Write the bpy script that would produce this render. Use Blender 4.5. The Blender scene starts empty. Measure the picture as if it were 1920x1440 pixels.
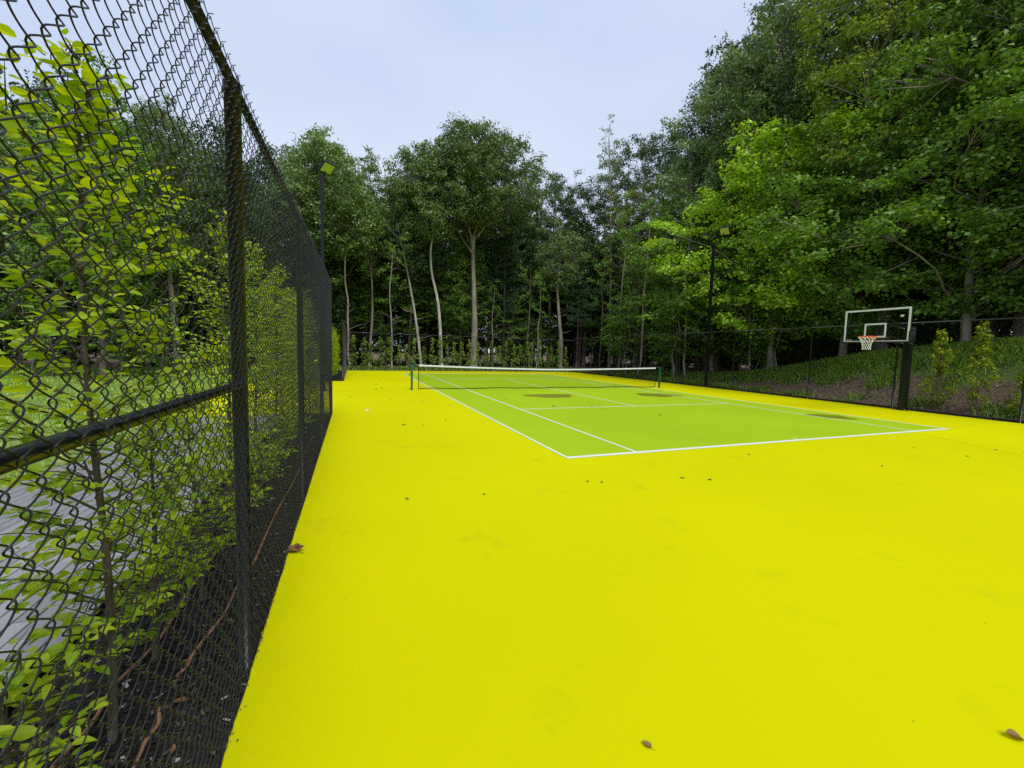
import bpy, math, random
import numpy as np
from mathutils import Vector, Matrix

# ------------------------------------------------------------------ camera, sky, sun, exposure
scene = bpy.context.scene
C = scene.collection
cam_data = bpy.data.cameras.new("camera")
cam = bpy.data.objects.new("camera", cam_data)
C.objects.link(cam)
scene.camera = cam
cam_data.sensor_width = 36.0
cam_data.lens = 779.756 / 1920 * 36.0
cam_data.clip_start = 0.05
cam_data.clip_end = 2000.0
_yaw, _pitch, _roll = 0.365548, -0.077224, 0.024848
_f = Vector((math.sin(_yaw) * math.cos(_pitch), math.cos(_yaw) * math.cos(_pitch), math.sin(_pitch)))
_r = Vector((math.cos(_yaw), -math.sin(_yaw), 0))
_u = _r.cross(_f)
_r2 = _r * math.cos(_roll) + _u * math.sin(_roll)
_u2 = -_r * math.sin(_roll) + _u * math.cos(_roll)
M = Matrix((_r2, _u2, -_f)).transposed().to_4x4()
M.translation = (-8.6791, -17.6716, 1.686)
cam.matrix_world = M

SUN_EL, SUN_AZ = math.radians(57), math.radians(172)      # azimuth clockwise from +Y: behind the camera
world = bpy.data.worlds.new("World")
scene.world = world
world.use_nodes = True
wn, wl = world.node_tree.nodes, world.node_tree.links
wn.clear()
sky = wn.new("ShaderNodeTexSky"); sky.sky_type = 'NISHITA'; sky.sun_disc = False
sky.sun_elevation = SUN_EL; sky.sun_rotation = SUN_AZ
tc = wn.new("ShaderNodeTexCoord")
mp = wn.new("ShaderNodeMapping"); mp.inputs['Scale'].default_value = (1.0, 1.0, 2.2)
nz = wn.new("ShaderNodeTexNoise"); nz.inputs['Scale'].default_value = 1.1; nz.inputs['Detail'].default_value = 5; nz.inputs['Roughness'].default_value = 0.45
wl.new(tc.outputs['Generated'], mp.inputs['Vector']); wl.new(mp.outputs[0], nz.inputs['Vector'])
rmp = wn.new("ShaderNodeValToRGB")                         # thin and thick parts of the cloud layer
rmp.color_ramp.elements[0].position = 0.3; rmp.color_ramp.elements[0].color = (5.0, 5.9, 7.9, 1)
rmp.color_ramp.elements[1].position = 0.66; rmp.color_ramp.elements[1].color = (6.8, 7.5, 8.9, 1)
wl.new(nz.outputs['Fac'], rmp.inputs['Fac'])
mx = wn.new("ShaderNodeMixRGB"); mx.inputs['Fac'].default_value = 0.88
wl.new(sky.outputs[0], mx.inputs[1]); wl.new(rmp.outputs[0], mx.inputs[2])
bg = wn.new("ShaderNodeBackground"); bg.inputs['Strength'].default_value = 0.061
wo = wn.new("ShaderNodeOutputWorld")
wl.new(mx.outputs[0], bg.inputs['Color']); wl.new(bg.outputs[0], wo.inputs['Surface'])

sun_d = bpy.data.lights.new("sun", 'SUN'); sun_d.energy = 1.5; sun_d.angle = math.radians(30); sun_d.color = (1.0, 0.96, 0.9)
sun = bpy.data.objects.new("sun", sun_d); C.objects.link(sun)
sd = Vector((math.sin(SUN_AZ) * math.cos(SUN_EL), math.cos(SUN_AZ) * math.cos(SUN_EL), math.sin(SUN_EL)))
sun.rotation_euler = sd.to_track_quat('Z', 'Y').to_euler(); sun.location = sd * 60
scene.view_settings.view_transform = 'Standard'; scene.view_settings.look = 'None'
scene.view_settings.exposure = 1.0; scene.view_settings.gamma = 1.0; scene.view_settings.use_curve_mapping = False
scene.cycles.max_bounces = 6; scene.cycles.diffuse_bounces = 3; scene.cycles.glossy_bounces = 3
scene.cycles.transmission_bounces = 4; scene.cycles.transparent_max_bounces = 8
scene.cycles.use_denoising = False; scene.cycles.use_adaptive_sampling = True; scene.cycles.adaptive_threshold = 0.003
scene.cycles.caustics_reflective = False; scene.cycles.caustics_refractive = False

rng = np.random.default_rng(7)
random.seed(7)

# ------------------------------------------------------------------ helpers
def tag(o, label=None, cat=None, group=None, kind=None):
    if label: o["label"] = label
    if cat: o["category"] = cat
    if group: o["group"] = group
    if kind: o["kind"] = kind
    return o

def empty(name, loc=(0, 0, 0), rz=0.0, label=None, cat=None, group=None):
    o = bpy.data.objects.new(name, None); o.empty_display_size = 0.2
    C.objects.link(o); o.location = loc; o.rotation_euler = (0, 0, rz)
    return tag(o, label, cat, group)

def link(name, me, parent=None, loc=None):
    o = bpy.data.objects.new(name, me); C.objects.link(o)
    if parent is not None: o.parent = parent
    if loc is not None: o.location = loc
    return o

def copy_tree(o, parent=None):
    c = o.copy(); C.objects.link(c)
    if parent is not None: c.parent = parent
    for ch in list(o.children):
        copy_tree(ch, c)
    return c

class MB:
    """collects vertices and faces for one mesh"""
    def __init__(self): self.v = []; self.f = []; self.n = 0
    def add(self, V, F):
        V = np.asarray(V, float); F = [tuple(int(i) + self.n for i in f) for f in F]
        self.v.append(V); self.f.extend(F); self.n += len(V)
    def box(self, c, s, bevel=0.0, rz=0.0):
        x, y, z = np.array(s) / 2.0
        if bevel > 0:
            b = bevel; V = []
            for zz, k in ((-z, b), (-z + b, 0), (z - b, 0), (z, b)):
                V += [(-x + k, -y + k, zz), (x - k, -y + k, zz), (x - k, y - k, zz), (-x + k, y - k, zz)]
            F = [(3, 2, 1, 0), (12, 13, 14, 15)]
            for l in range(3):
                for i in range(4):
                    j = (i + 1) % 4; F.append((l * 4 + i, l * 4 + j, l * 4 + 4 + j, l * 4 + 4 + i))
        else:
            V = [(-x, -y, -z), (x, -y, -z), (x, y, -z), (-x, y, -z), (-x, -y, z), (x, -y, z), (x, y, z), (-x, y, z)]
            F = [(3, 2, 1, 0), (4, 5, 6, 7), (0, 1, 5, 4), (1, 2, 6, 5), (2, 3, 7, 6), (3, 0, 4, 7)]
        V = np.array(V)
        if rz:
            ca, sa = math.cos(rz), math.sin(rz)
            V = np.c_[V[:, 0] * ca - V[:, 1] * sa, V[:, 0] * sa + V[:, 1] * ca, V[:, 2]]
        self.add(V + np.array(c), F); return self
    def tube(self, path, rad, sides=6, cap=True, closed=False):
        P = np.asarray(path, float); n = len(P)
        R = np.full(n, rad) if np.isscalar(rad) else np.asarray(rad, float)
        T = np.gradient(P, axis=0) if not closed else (np.roll(P, -1, 0) - np.roll(P, 1, 0))
        T /= np.linalg.norm(T, axis=1)[:, None] + 1e-12
        ref = np.array([0., 0., 1.]) if abs(T[:, 2]).mean() < 0.8 else np.array([1., 0., 0.])
        A = np.cross(T, ref); A /= np.linalg.norm(A, axis=1)[:, None] + 1e-12
        B = np.cross(T, A)
        a = np.linspace(0, 2 * math.pi, sides, endpoint=False)
        V = (P[:, None, :] + R[:, None, None] * (np.cos(a)[None, :, None] * A[:, None, :] + np.sin(a)[None, :, None] * B[:, None, :])).reshape(-1, 3)
        F = []
        for i in range(n if closed else n - 1):
            k = (i + 1) % n
            for j in range(sides):
                j2 = (j + 1) % sides
                F.append((i * sides + j, i * sides + j2, k * sides + j2, k * sides + j))
        if cap and not closed:
            F.append(tuple(range(sides))); F.append(tuple(range((n - 1) * sides + sides - 1, (n - 1) * sides - 1, -1)))
        self.add(V, F); return self
    def mesh(self, name, mat, smooth=False):
        me = bpy.data.meshes.new(name)
        V = np.concatenate(self.v) if self.v else np.zeros((0, 3))
        me.from_pydata(V.tolist(), [], self.f)
        if mat: me.materials.append(mat)
        if smooth: me.polygons.foreach_set("use_smooth", [True] * len(me.polygons))
        me.update(); return me
    def build(self, name, mat, parent=None, smooth=False, loc=None):
        return link(name, self.mesh(name, mat, smooth), parent, loc)

def mesh_np(name, V, F, mat, smooth=False):
    """all faces with the same number of corners, straight from arrays"""
    V = np.ascontiguousarray(V, np.float32); F = np.ascontiguousarray(F, np.int32)
    me = bpy.data.meshes.new(name); k = F.shape[1]
    me.vertices.add(len(V)); me.vertices.foreach_set("co", V.ravel())
    me.loops.add(F.size); me.loops.foreach_set("vertex_index", F.ravel())
    me.polygons.add(len(F)); me.polygons.foreach_set("loop_start", np.arange(0, F.size, k, dtype=np.int32))
    me.update(calc_edges=True); me.validate()
    if smooth: me.polygons.foreach_set("use_smooth", [True] * len(me.polygons))
    if mat: me.materials.append(mat)
    return me

# ------------------------------------------------------------------ materials
def newmat(name):
    m = bpy.data.materials.new(name); m.use_nodes = True
    nt = m.node_tree; return m, nt.nodes, nt.links, nt.nodes["Principled BSDF"]

def plain(name, col, rough=0.5, spec=0.5, metal=0.0, noise=0.0, scale=8.0, bump=0.0):
    m, n, l, b = newmat(name)
    b.inputs['Base Color'].default_value = (*col, 1); b.inputs['Roughness'].default_value = rough
    b.inputs['Specular IOR Level'].default_value = spec; b.inputs['Metallic'].default_value = metal
    if noise > 0:
        t = n.new("ShaderNodeTexCoord"); z = n.new("ShaderNodeTexNoise"); z.inputs['Scale'].default_value = scale; z.inputs['Detail'].default_value = 6
        l.new(t.outputs['Object'], z.inputs['Vector'])
        r = n.new("ShaderNodeValToRGB")
        r.color_ramp.elements[0].position = 0.3; r.color_ramp.elements[0].color = (*[c * (1 - noise) for c in col], 1)
        r.color_ramp.elements[1].position = 0.7; r.color_ramp.elements[1].color = (*[min(1, c * (1 + noise)) for c in col], 1)
        l.new(z.outputs['Fac'], r.inputs['Fac']); l.new(r.outputs[0], b.inputs['Base Color'])
        if bump > 0:
            bp = n.new("ShaderNodeBump"); bp.inputs['Strength'].default_value = bump; bp.inputs['Distance'].default_value = 0.02
            l.new(z.outputs['Fac'], bp.inputs['Height']); l.new(bp.outputs[0], b.inputs['Normal'])
    return m

def leafmat(name, cols, trans=0.3, rough=0.5, spec=0.3, tint=0.16):
    """leaf colours vary from leaf to leaf, a little from plant to plant; part of the light passes through"""
    m, n, l, b = newmat(name)
    g = n.new("ShaderNodeNewGeometry"); r = n.new("ShaderNodeValToRGB")
    e = r.color_ramp.elements
    while len(e) < len(cols): e.new(0.5)
    for i, (p, c) in enumerate(cols): e[i].position = p; e[i].color = (*c, 1)
    oi = n.new("ShaderNodeObjectInfo")
    ad = n.new("ShaderNodeMath"); ad.operation = 'ADD'; fc = n.new("ShaderNodeMath"); fc.operation = 'FRACT'
    l.new(g.outputs['Random Per Island'], ad.inputs[0]); l.new(oi.outputs['Random'], ad.inputs[1]); l.new(ad.outputs[0], fc.inputs[0]); l.new(fc.outputs[0], r.inputs['Fac'])
    mr = n.new("ShaderNodeMapRange")
    mr.inputs['To Min'].default_value = 1 - tint; mr.inputs['To Max'].default_value = 1 + tint
    l.new(oi.outputs['Random'], mr.inputs['Value'])
    h = n.new("ShaderNodeHueSaturation"); l.new(r.outputs[0], h.inputs['Color']); l.new(mr.outputs[0], h.inputs['Value'])
    l.new(h.outputs[0], b.inputs['Base Color']); b.inputs['Roughness'].default_value = rough; b.inputs['Specular IOR Level'].default_value = spec
    t = n.new("ShaderNodeBsdfTranslucent")
    h2 = n.new("ShaderNodeHueSaturation"); h2.inputs['Hue'].default_value = 0.485; h2.inputs['Saturation'].default_value = 1.1; h2.inputs['Value'].default_value = 1.3
    l.new(h.outputs[0], h2.inputs['Color']); l.new(h2.outputs[0], t.inputs['Color'])
    ms = n.new("ShaderNodeMixShader"); ms.inputs[0].default_value = trans
    out = n["Material Output"]
    l.new(b.outputs[0], ms.inputs[1]); l.new(t.outputs[0], ms.inputs[2]); l.new(ms.outputs[0], out.inputs['Surface'])
    return m

def barkmat(name, c1, c2, scale=6.0):
    m, n, l, b = newmat(name)
    t = n.new("ShaderNodeTexCoord"); mp = n.new("ShaderNodeMapping"); mp.inputs['Scale'].default_value = (1, 1, 0.22)
    z = n.new("ShaderNodeTexNoise"); z.inputs['Scale'].default_value = scale; z.inputs['Detail'].default_value = 8; z.inputs['Roughness'].default_value = 0.65
    l.new(t.outputs['Object'], mp.inputs['Vector']); l.new(mp.outputs[0], z.inputs['Vector'])
    r = n.new("ShaderNodeValToRGB"); r.color_ramp.elements[0].position = 0.33; r.color_ramp.elements[0].color = (*c1, 1)
    r.color_ramp.elements[1].position = 0.66; r.color_ramp.elements[1].color = (*c2, 1)
    l.new(z.outputs['Fac'], r.inputs['Fac']); l.new(r.outputs[0], b.inputs['Base Color'])
    b.inputs['Roughness'].default_value = 0.9; b.inputs['Specular IOR Level'].default_value = 0.2
    bp = n.new("ShaderNodeBump"); bp.inputs['Strength'].default_value = 0.7; bp.inputs['Distance'].default_value = 0.03
    l.new(z.outputs['Fac'], bp.inputs['Height']); l.new(bp.outputs[0], b.inputs['Normal'])
    return m

def courtmat(name, col, dirt, tone):
    """acrylic court paint: roller tone drift, scuffed dirt, fine grit"""
    m, n, l, b = newmat(name)
    t = n.new("ShaderNodeTexCoord")
    z1 = n.new("ShaderNodeTexNoise"); z1.inputs['Scale'].default_value = 0.22; z1.inputs['Detail'].default_value = 4
    z2 = n.new("ShaderNodeTexNoise"); z2.inputs['Scale'].default_value = 1.3; z2.inputs['Detail'].default_value = 10; z2.inputs['Roughness'].default_value = 0.72
    z3 = n.new("ShaderNodeTexNoise"); z3.inputs['Scale'].default_value = 160; z3.inputs['Detail'].default_value = 3
    vo = n.new("ShaderNodeTexVoronoi"); vo.inputs['Scale'].default_value = 3.2; vo.inputs['Randomness'].default_value = 1.0
    for q in (z1, z2, z3, vo): l.new(t.outputs['Object'], q.inputs['Vector'])
    r1 = n.new("ShaderNodeValToRGB"); r1.color_ramp.elements[0].position = 0.35; r1.color_ramp.elements[1].position = 0.65
    r1.color_ramp.elements[0].color = (*[c * (1 - tone) for c in col], 1); r1.color_ramp.elements[1].color = (*[c * (1 + tone * 0.6) for c in col], 1)
    l.new(z1.outputs['Fac'], r1.inputs['Fac'])
    r2 = n.new("ShaderNodeValToRGB"); r2.color_ramp.elements[0].position = 0.57; r2.color_ramp.elements[1].position = 0.78
    r2.color_ramp.elements[0].color = (0, 0, 0, 1); r2.color_ramp.elements[1].color = (0.4, 0.4, 0.4, 1)
    l.new(z2.outputs['Fac'], r2.inputs['Fac'])
    m1 = n.new("ShaderNodeMixRGB"); m1.inputs[2].default_value = (*dirt, 1)
    l.new(r2.outputs[0], m1.inputs[0]); l.new(r1.outputs[0], m1.inputs[1])
    r3 = n.new("ShaderNodeValToRGB"); r3.color_ramp.elements[0].position = 0.012; r3.color_ramp.elements[1].position = 0.02
    r3.color_ramp.elements[0].color = (0.7, 0.7, 0.7, 1); r3.color_ramp.elements[1].color = (0, 0, 0, 1)
    l.new(vo.outputs['Distance'], r3.inputs['Fac'])
    m2 = n.new("ShaderNodeMixRGB"); m2.inputs[2].default_value = (0.1, 0.07, 0.02, 1)
    l.new(r3.outputs[0], m2.inputs[0]); l.new(m1.outputs[0], m2.inputs[1])
    l.new(m2.outputs[0], b.inputs['Base Color'])
    b.inputs['Roughness'].default_value = 0.75; b.inputs['Specular IOR Level'].default_value = 0.02
    bp = n.new("ShaderNodeBump"); bp.inputs['Strength'].default_value = 0.12; bp.inputs['Distance'].default_value = 0.002
    l.new(z3.outputs['Fac'], bp.inputs['Height']); l.new(bp.outputs[0], b.inputs['Normal'])
    return m

MAT = {}
MAT['yellow'] = courtmat('yellow_court_paint', (0.525, 0.52, 0.0008), (0.27, 0.255, 0.008), 0.045)
MAT['green'] = courtmat('green_court_paint', (0.30, 0.44, 0.012), (0.17, 0.23, 0.02), 0.05)
MAT['white_paint'] = plain('white_line_paint', (0.62, 0.64, 0.62), 0.7, 0.2, noise=0.06, scale=30)
MAT['black_vinyl'] = plain('black_vinyl_coating', (0.012, 0.013, 0.014), 0.38, 0.5)
MAT['black_pipe'] = plain('black_powder_coat', (0.008, 0.009, 0.010), 0.22, 0.28)
MAT['wire'] = plain('black_vinyl_wire', (0.006, 0.007, 0.007), 0.36, 0.4)
MAT['net_green'] = plain('green_net_post_paint', (0.005, 0.085, 0.045), 0.35, 0.5, noise=0.2, scale=12)
MAT['net_black'] = plain('black_net_cord', (0.012, 0.014, 0.013), 0.8, 0.2)
MAT['net_white'] = plain('white_canvas', (0.66, 0.67, 0.68), 0.8, 0.2, noise=0.05, scale=20)
MAT['orange'] = plain('orange_rim_paint', (0.78, 0.08, 0.02), 0.4, 0.5)
MAT['cord_white'] = plain('white_nylon', (0.8, 0.8, 0.78), 0.8, 0.2)
MAT['steel'] = plain('galvanised_bolt', (0.55, 0.55, 0.55), 0.35, 0.5, metal=0.8)
MAT['lamp_glass'] = plain('floodlight_lens', (0.42, 0.42, 0.38), 0.12, 0.8, metal=0.85)
MAT['soil'] = plain('forest_floor', (0.035, 0.028, 0.018), 0.95, 0.1, noise=0.5, scale=3, bump=0.5)
MAT['mulch'] = plain('black_mulch', (0.018, 0.017, 0.015), 0.9, 0.25, noise=0.6, scale=45, bump=1.0)
MAT['lawn'] = plain('mown_lawn', (0.17, 0.215, 0.065), 0.9, 0.1, noise=0.35, scale=2.5, bump=0.3)
MAT['hose'] = plain('brown_drip_tubing', (0.30, 0.145, 0.075), 0.5, 0.4, noise=0.2, scale=20)
MAT['dry_leaf'] = leafmat('dry_brown_leaf', [(0, (0.16, 0.08, 0.03)), (1, (0.30, 0.17, 0.07))], 0.15, 0.7)
MAT['fresh_leaf'] = leafmat('yellow_green_hornbeam_leaf', [(0, (0.210, 0.381, 0.015)), (0.5, (0.337, 0.476, 0.021)), (1, (0.476, 0.586, 0.023))], 0.42, 0.45, 0.35, 0.08)
MAT['stem'] = barkmat('young_stem_bark', (0.05, 0.045, 0.03), (0.15, 0.13, 0.095), 30)
MAT['bark_grey'] = barkmat('grey_oak_bark', (0.120, 0.105, 0.083), (0.375, 0.330, 0.270), 3)
MAT['bark_pale'] = barkmat('pale_birch_bark', (0.230, 0.209, 0.176), (0.540, 0.513, 0.459), 3)
MAT['bark_dark'] = barkmat('dark_pine_bark', (0.053, 0.042, 0.033), (0.165, 0.135, 0.105), 3)
MAT['oak'] = leafmat('oak_leaf', [(0, (0.090, 0.163, 0.037)), (0.6, (0.147, 0.251, 0.059)), (1, (0.257, 0.354, 0.096))], 0.25, 0.42, 0.6)
MAT['oak_dark'] = leafmat('dark_shaded_woodland_leaf', [(0, (0.039, 0.081, 0.022)), (0.6, (0.064, 0.125, 0.032)), (1, (0.111, 0.185, 0.051))], 0.22, 0.42, 0.6)  # dark foliage, darkened further in colour to give shaded gaps in the wood
MAT['maple'] = leafmat('bright_maple_leaf', [(0, (0.161, 0.311, 0.032)), (0.6, (0.293, 0.488, 0.047)), (1, (0.499, 0.679, 0.076))], 0.3, 0.5, 0.3)
MAT['maple_dark'] = leafmat('green_maple_leaf', [(0, (0.087, 0.189, 0.025)), (0.6, (0.142, 0.280, 0.041)), (1, (0.232, 0.370, 0.065))], 0.28, 0.5, 0.3)
MAT['olive'] = leafmat('yellowing_leaf', [(0, (0.096, 0.174, 0.018)), (0.7, (0.164, 0.255, 0.026)), (1, (0.287, 0.329, 0.046))], 0.28, 0.5, 0.3)
MAT['pine'] = leafmat('pine_needles', [(0, (0.038, 0.098, 0.045)), (1, (0.120, 0.223, 0.101))], 0.12, 0.5, 0.3)
MAT['shrub'] = leafmat('laurel_leaf', [(0, (0.135, 0.240, 0.035)), (0.7, (0.243, 0.384, 0.050)), (1, (0.403, 0.528, 0.086))], 0.25, 0.4, 0.4)
MAT['yew'] = leafmat('sapling_leaf', [(0, (0.149, 0.238, 0.016)), (1, (0.365, 0.429, 0.028))], 0.3, 0.5, 0.3)
MAT['grass'] = leafmat('grass_blade', [(0, (0.169, 0.341, 0.044)), (0.7, (0.304, 0.512, 0.083)), (1, (0.581, 0.682, 0.166))], 0.25, 0.6, 0.2)
MAT['chips'] = leafmat('mulch_chip', [(0, (0.008, 0.008, 0.007)), (0.86, (0.035, 0.03, 0.026)), (0.975, (0.13, 0.10, 0.07)), (1, (0.45, 0.42, 0.38))], 0.0, 0.8, 0.3)
MAT['barkchips'] = leafmat('brown_bark_litter', [(0, (0.045, 0.033, 0.024)), (0.9, (0.128, 0.090, 0.063)), (1, (0.390, 0.300, 0.225))], 0.0, 0.9, 0.2)
MAT['paver'] = None
def _paver():
    m, n, l, b = newmat('grey_concrete_paver')
    oi = n.new("ShaderNodeObjectInfo"); r = n.new("ShaderNodeValToRGB")
    r.color_ramp.elements[0].color = (0.22, 0.22, 0.235, 1); r.color_ramp.elements[1].color = (0.33, 0.33, 0.35, 1)
    t = n.new("ShaderNodeTexCoord"); z = n.new("ShaderNodeTexNoise"); z.inputs['Scale'].default_value = 60
    l.new(t.outputs['Object'], z.inputs['Vector']); l.new(oi.outputs['Random'], r.inputs['Fac'])
    mm = n.new("ShaderNodeMixRGB"); mm.blend_type = 'MULTIPLY'; mm.inputs[0].default_value = 0.4
    l.new(r.outputs[0], mm.inputs[1]); l.new(z.outputs['Fac'], mm.inputs[2]); l.new(mm.outputs[0], b.inputs['Base Color'])
    b.inputs['Roughness'].default_value = 0.7; b.inputs['Specular IOR Level'].default_value = 0.3
    return m
MAT['paver'] = _paver()

# backboard pane: clear acrylic
def _glass():
    m, n, l, b = newmat('clear_backboard_glass')
    tr = n.new("ShaderNodeBsdfTransparent"); tr.inputs[0].default_value = (0.86, 0.92, 0.90, 1)
    gl = n.new("ShaderNodeBsdfGlossy"); gl.inputs['Roughness'].default_value = 0.02
    fr = n.new("ShaderNodeFresnel"); fr.inputs['IOR'].default_value = 1.5
    ms = n.new("ShaderNodeMixShader"); l.new(fr.outputs[0], ms.inputs[0]); l.new(tr.outputs[0], ms.inputs[1]); l.new(gl.outputs[0], ms.inputs[2])
    l.new(ms.outputs[0], n["Material Output"].inputs['Surface']); return m
MAT['glass'] = _glass()

# bank soil: bark litter below, weedy grass above, the border broken up by noise
def _bank():
    m, n, l, b = newmat('bank_ground')
    t = n.new("ShaderNodeTexCoord"); s = n.new("ShaderNodeSeparateXYZ"); l.new(t.outputs['Object'], s.inputs[0])
    z = n.new("ShaderNodeTexNoise"); z.inputs['Scale'].default_value = 1.2; z.inputs['Detail'].default_value = 8; l.new(t.outputs['Object'], z.inputs['Vector'])
    f = n.new("ShaderNodeTexNoise"); f.inputs['Scale'].default_value = 22; f.inputs['Detail'].default_value = 6; l.new(t.outputs['Object'], f.inputs['Vector'])
    r1 = n.new("ShaderNodeValToRGB"); r1.color_ramp.elements[0].position = 0.3; r1.color_ramp.elements[0].color = (0.07, 0.05, 0.036, 1); r1.color_ramp.elements[1].position = 0.7; r1.color_ramp.elements[1].color = (0.21, 0.155, 0.11, 1)
    r2 = n.new("ShaderNodeValToRGB"); r2.color_ramp.elements[0].position = 0.3; r2.color_ramp.elements[0].color = (0.06, 0.10, 0.025, 1); r2.color_ramp.elements[1].position = 0.7; r2.color_ramp.elements[1].color = (0.13, 0.20, 0.05, 1)
    l.new(f.outputs['Fac'], r1.inputs['Fac']); l.new(f.outputs['Fac'], r2.inputs['Fac'])
    a = n.new("ShaderNodeMath"); a.operation = 'MULTIPLY_ADD'; a.inputs[1].default_value = 1.6; a.inputs[2].default_value = -0.8; l.new(z.outputs['Fac'], a.inputs[0])
    d = n.new("ShaderNodeMath"); d.operation = 'ADD'; l.new(s.outputs['Z'], d.inputs[0]); l.new(a.outputs[0], d.inputs[1])
    mr = n.new("ShaderNodeMapRange"); mr.inputs['From Min'].default_value = 0.95; mr.inputs['From Max'].default_value = 1.25; l.new(d.outputs[0], mr.inputs['Value'])
    mm = n.new("ShaderNodeMixRGB"); l.new(mr.outputs[0], mm.inputs[0]); l.new(r1.outputs[0], mm.inputs[1]); l.new(r2.outputs[0], mm.inputs[2])
    l.new(mm.outputs[0], b.inputs['Base Color']); b.inputs['Roughness'].default_value = 0.95; b.inputs['Specular IOR Level'].default_value = 0.1
    bp = n.new("ShaderNodeBump"); bp.inputs['Strength'].default_value = 0.8; bp.inputs['Distance'].default_value = 0.05; l.new(f.outputs['Fac'], bp.inputs['Height']); l.new(bp.outputs[0], b.inputs['Normal'])
    return m
MAT['bank'] = _bank()

# wet patch drying at its rim
def _wet():
    m, n, l, b = newmat('damp_patch')
    at = n.new("ShaderNodeAttribute"); at.attribute_name = 'fade'
    t = n.new("ShaderNodeTexCoord"); z = n.new("ShaderNodeTexNoise"); z.inputs['Scale'].default_value = 5; z.inputs['Detail'].default_value = 6; l.new(t.outputs['Object'], z.inputs['Vector'])
    r = n.new("ShaderNodeValToRGB"); r.color_ramp.elements[0].color = (0.15, 0.20, 0.006, 1); r.color_ramp.elements[1].color = (0.21, 0.215, 0.010, 1); l.new(z.outputs['Fac'], r.inputs['Fac'])
    l.new(r.outputs[0], b.inputs['Base Color']); b.inputs['Roughness'].default_value = 0.45; b.inputs['Specular IOR Level'].default_value = 0.25
    tr = n.new("ShaderNodeBsdfTransparent"); ms = n.new("ShaderNodeMixShader")
    a = n.new("ShaderNodeMath"); a.operation = 'MULTIPLY_ADD'; a.inputs[1].default_value = 1.0; a.use_clamp = True
    zz = n.new("ShaderNodeMath"); zz.operation = 'MULTIPLY_ADD'; zz.inputs[1].default_value = 0.7; zz.inputs[2].default_value = -0.35; l.new(z.outputs['Fac'], zz.inputs[0])
    l.new(at.outputs['Fac'], a.inputs[0]); l.new(zz.outputs[0], a.inputs[2])
    l.new(a.outputs[0], ms.inputs[0]); l.new(tr.outputs[0], ms.inputs[1]); l.new(b.outputs[0], ms.inputs[2]); l.new(ms.outputs[0], n["Material Output"].inputs['Surface'])
    return m
MAT['wet'] = _wet()

# ------------------------------------------------------------------ the setting
PATCH = [(3.9, -11.93), (2.9, -13.95), (4.6, -17.0), (9.0, -17.0), (9.2, -11.5), (5.52, -11.93)]
_ones = 'first second third fourth fifth sixth seventh eighth ninth tenth eleventh twelfth thirteenth fourteenth fifteenth sixteenth seventeenth eighteenth nineteenth'.split()
def ordinal(i):                       # 1 -> first
    if i < 20: return _ones[i - 1]
    t = {2: 'twent', 3: 'thirt'}[i // 10]
    return t + 'ieth' if i % 10 == 0 else t + 'y-' + _ones[i % 10 - 1]
def bearing(o): return math.atan2(o.location.x + 8.68, o.location.y + 17.67)
def number(objs, text):               # labels counted from the left as the camera sees them
    for i, o in enumerate(sorted(objs, key=bearing)): o["label"] = text % ordinal(i + 1)
def right_x(y):                       # line of the right-hand fence
    return 9.1 + 0.9 * (y + 18.1) / 33.7

def bank_h(y):
    return np.interp(y, [-40, -12, -9, -5.5, -3, 1, 6, 60], [2.5, 2.5, 2.3, 1.85, 1.25, 0.55, 0.25, 0.2])

def ground_z(x, y):
    x = np.asarray(x, float); y = np.asarray(y, float)
    t = np.clip((x - (right_x(y) + 0.45)) / 3.6, 0, 1)
    t = t * t * (3 - 2 * t)
    z = -0.06 + t * bank_h(y) + np.clip(x - 14, 0, 60) * 0.055 * np.clip((14 - y) / 14, 0, 1)
    z = z + 0.05 * np.sin(x * 1.7 + y * 0.6) * np.sin(y * 1.3) * t
    return z

gx = np.unique(np.r_[np.linspace(-320, -30, 12), np.linspace(-30, 8, 20), np.linspace(8, 18, 41), np.linspace(18, 60, 22), np.linspace(60, 320, 10)])
gy = np.unique(np.r_[np.linspace(-320, -40, 10), np.linspace(-40, 20, 121), np.linspace(20, 60, 20), np.linspace(60, 320, 10)])
GX, GY = np.meshgrid(gx, gy, indexing='ij')
GV = np.c_[GX.ravel(), GY.ravel(), ground_z(GX, GY).ravel()]
ny = len(gy)
ii, jj = np.meshgrid(np.arange(len(gx) - 1), np.arange(ny - 1), indexing='ij')
a0 = (ii * ny + jj).ravel()
GF = np.c_[a0, a0 + ny, a0 + ny + 1, a0 + 1]
ground = link('ground', mesh_np('ground', GV, GF, MAT['bank'], True)); tag(ground, 'dark woodland ground rising into a grassy bank on the right', kind='structure')

def poly_slab(name, pts, ztop, thick, mat, parent=None):
    n = len(pts)
    V = [(x, y, ztop) for x, y in pts] + [(x, y, ztop - thick) for x, y in pts]
    F = [tuple(range(n))] + [(i, i + n, (i + 1) % n + n, (i + 1) % n) for i in range(n)]
    mb = MB(); mb.add(V, F); return mb.build(name, mat, parent)

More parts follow.
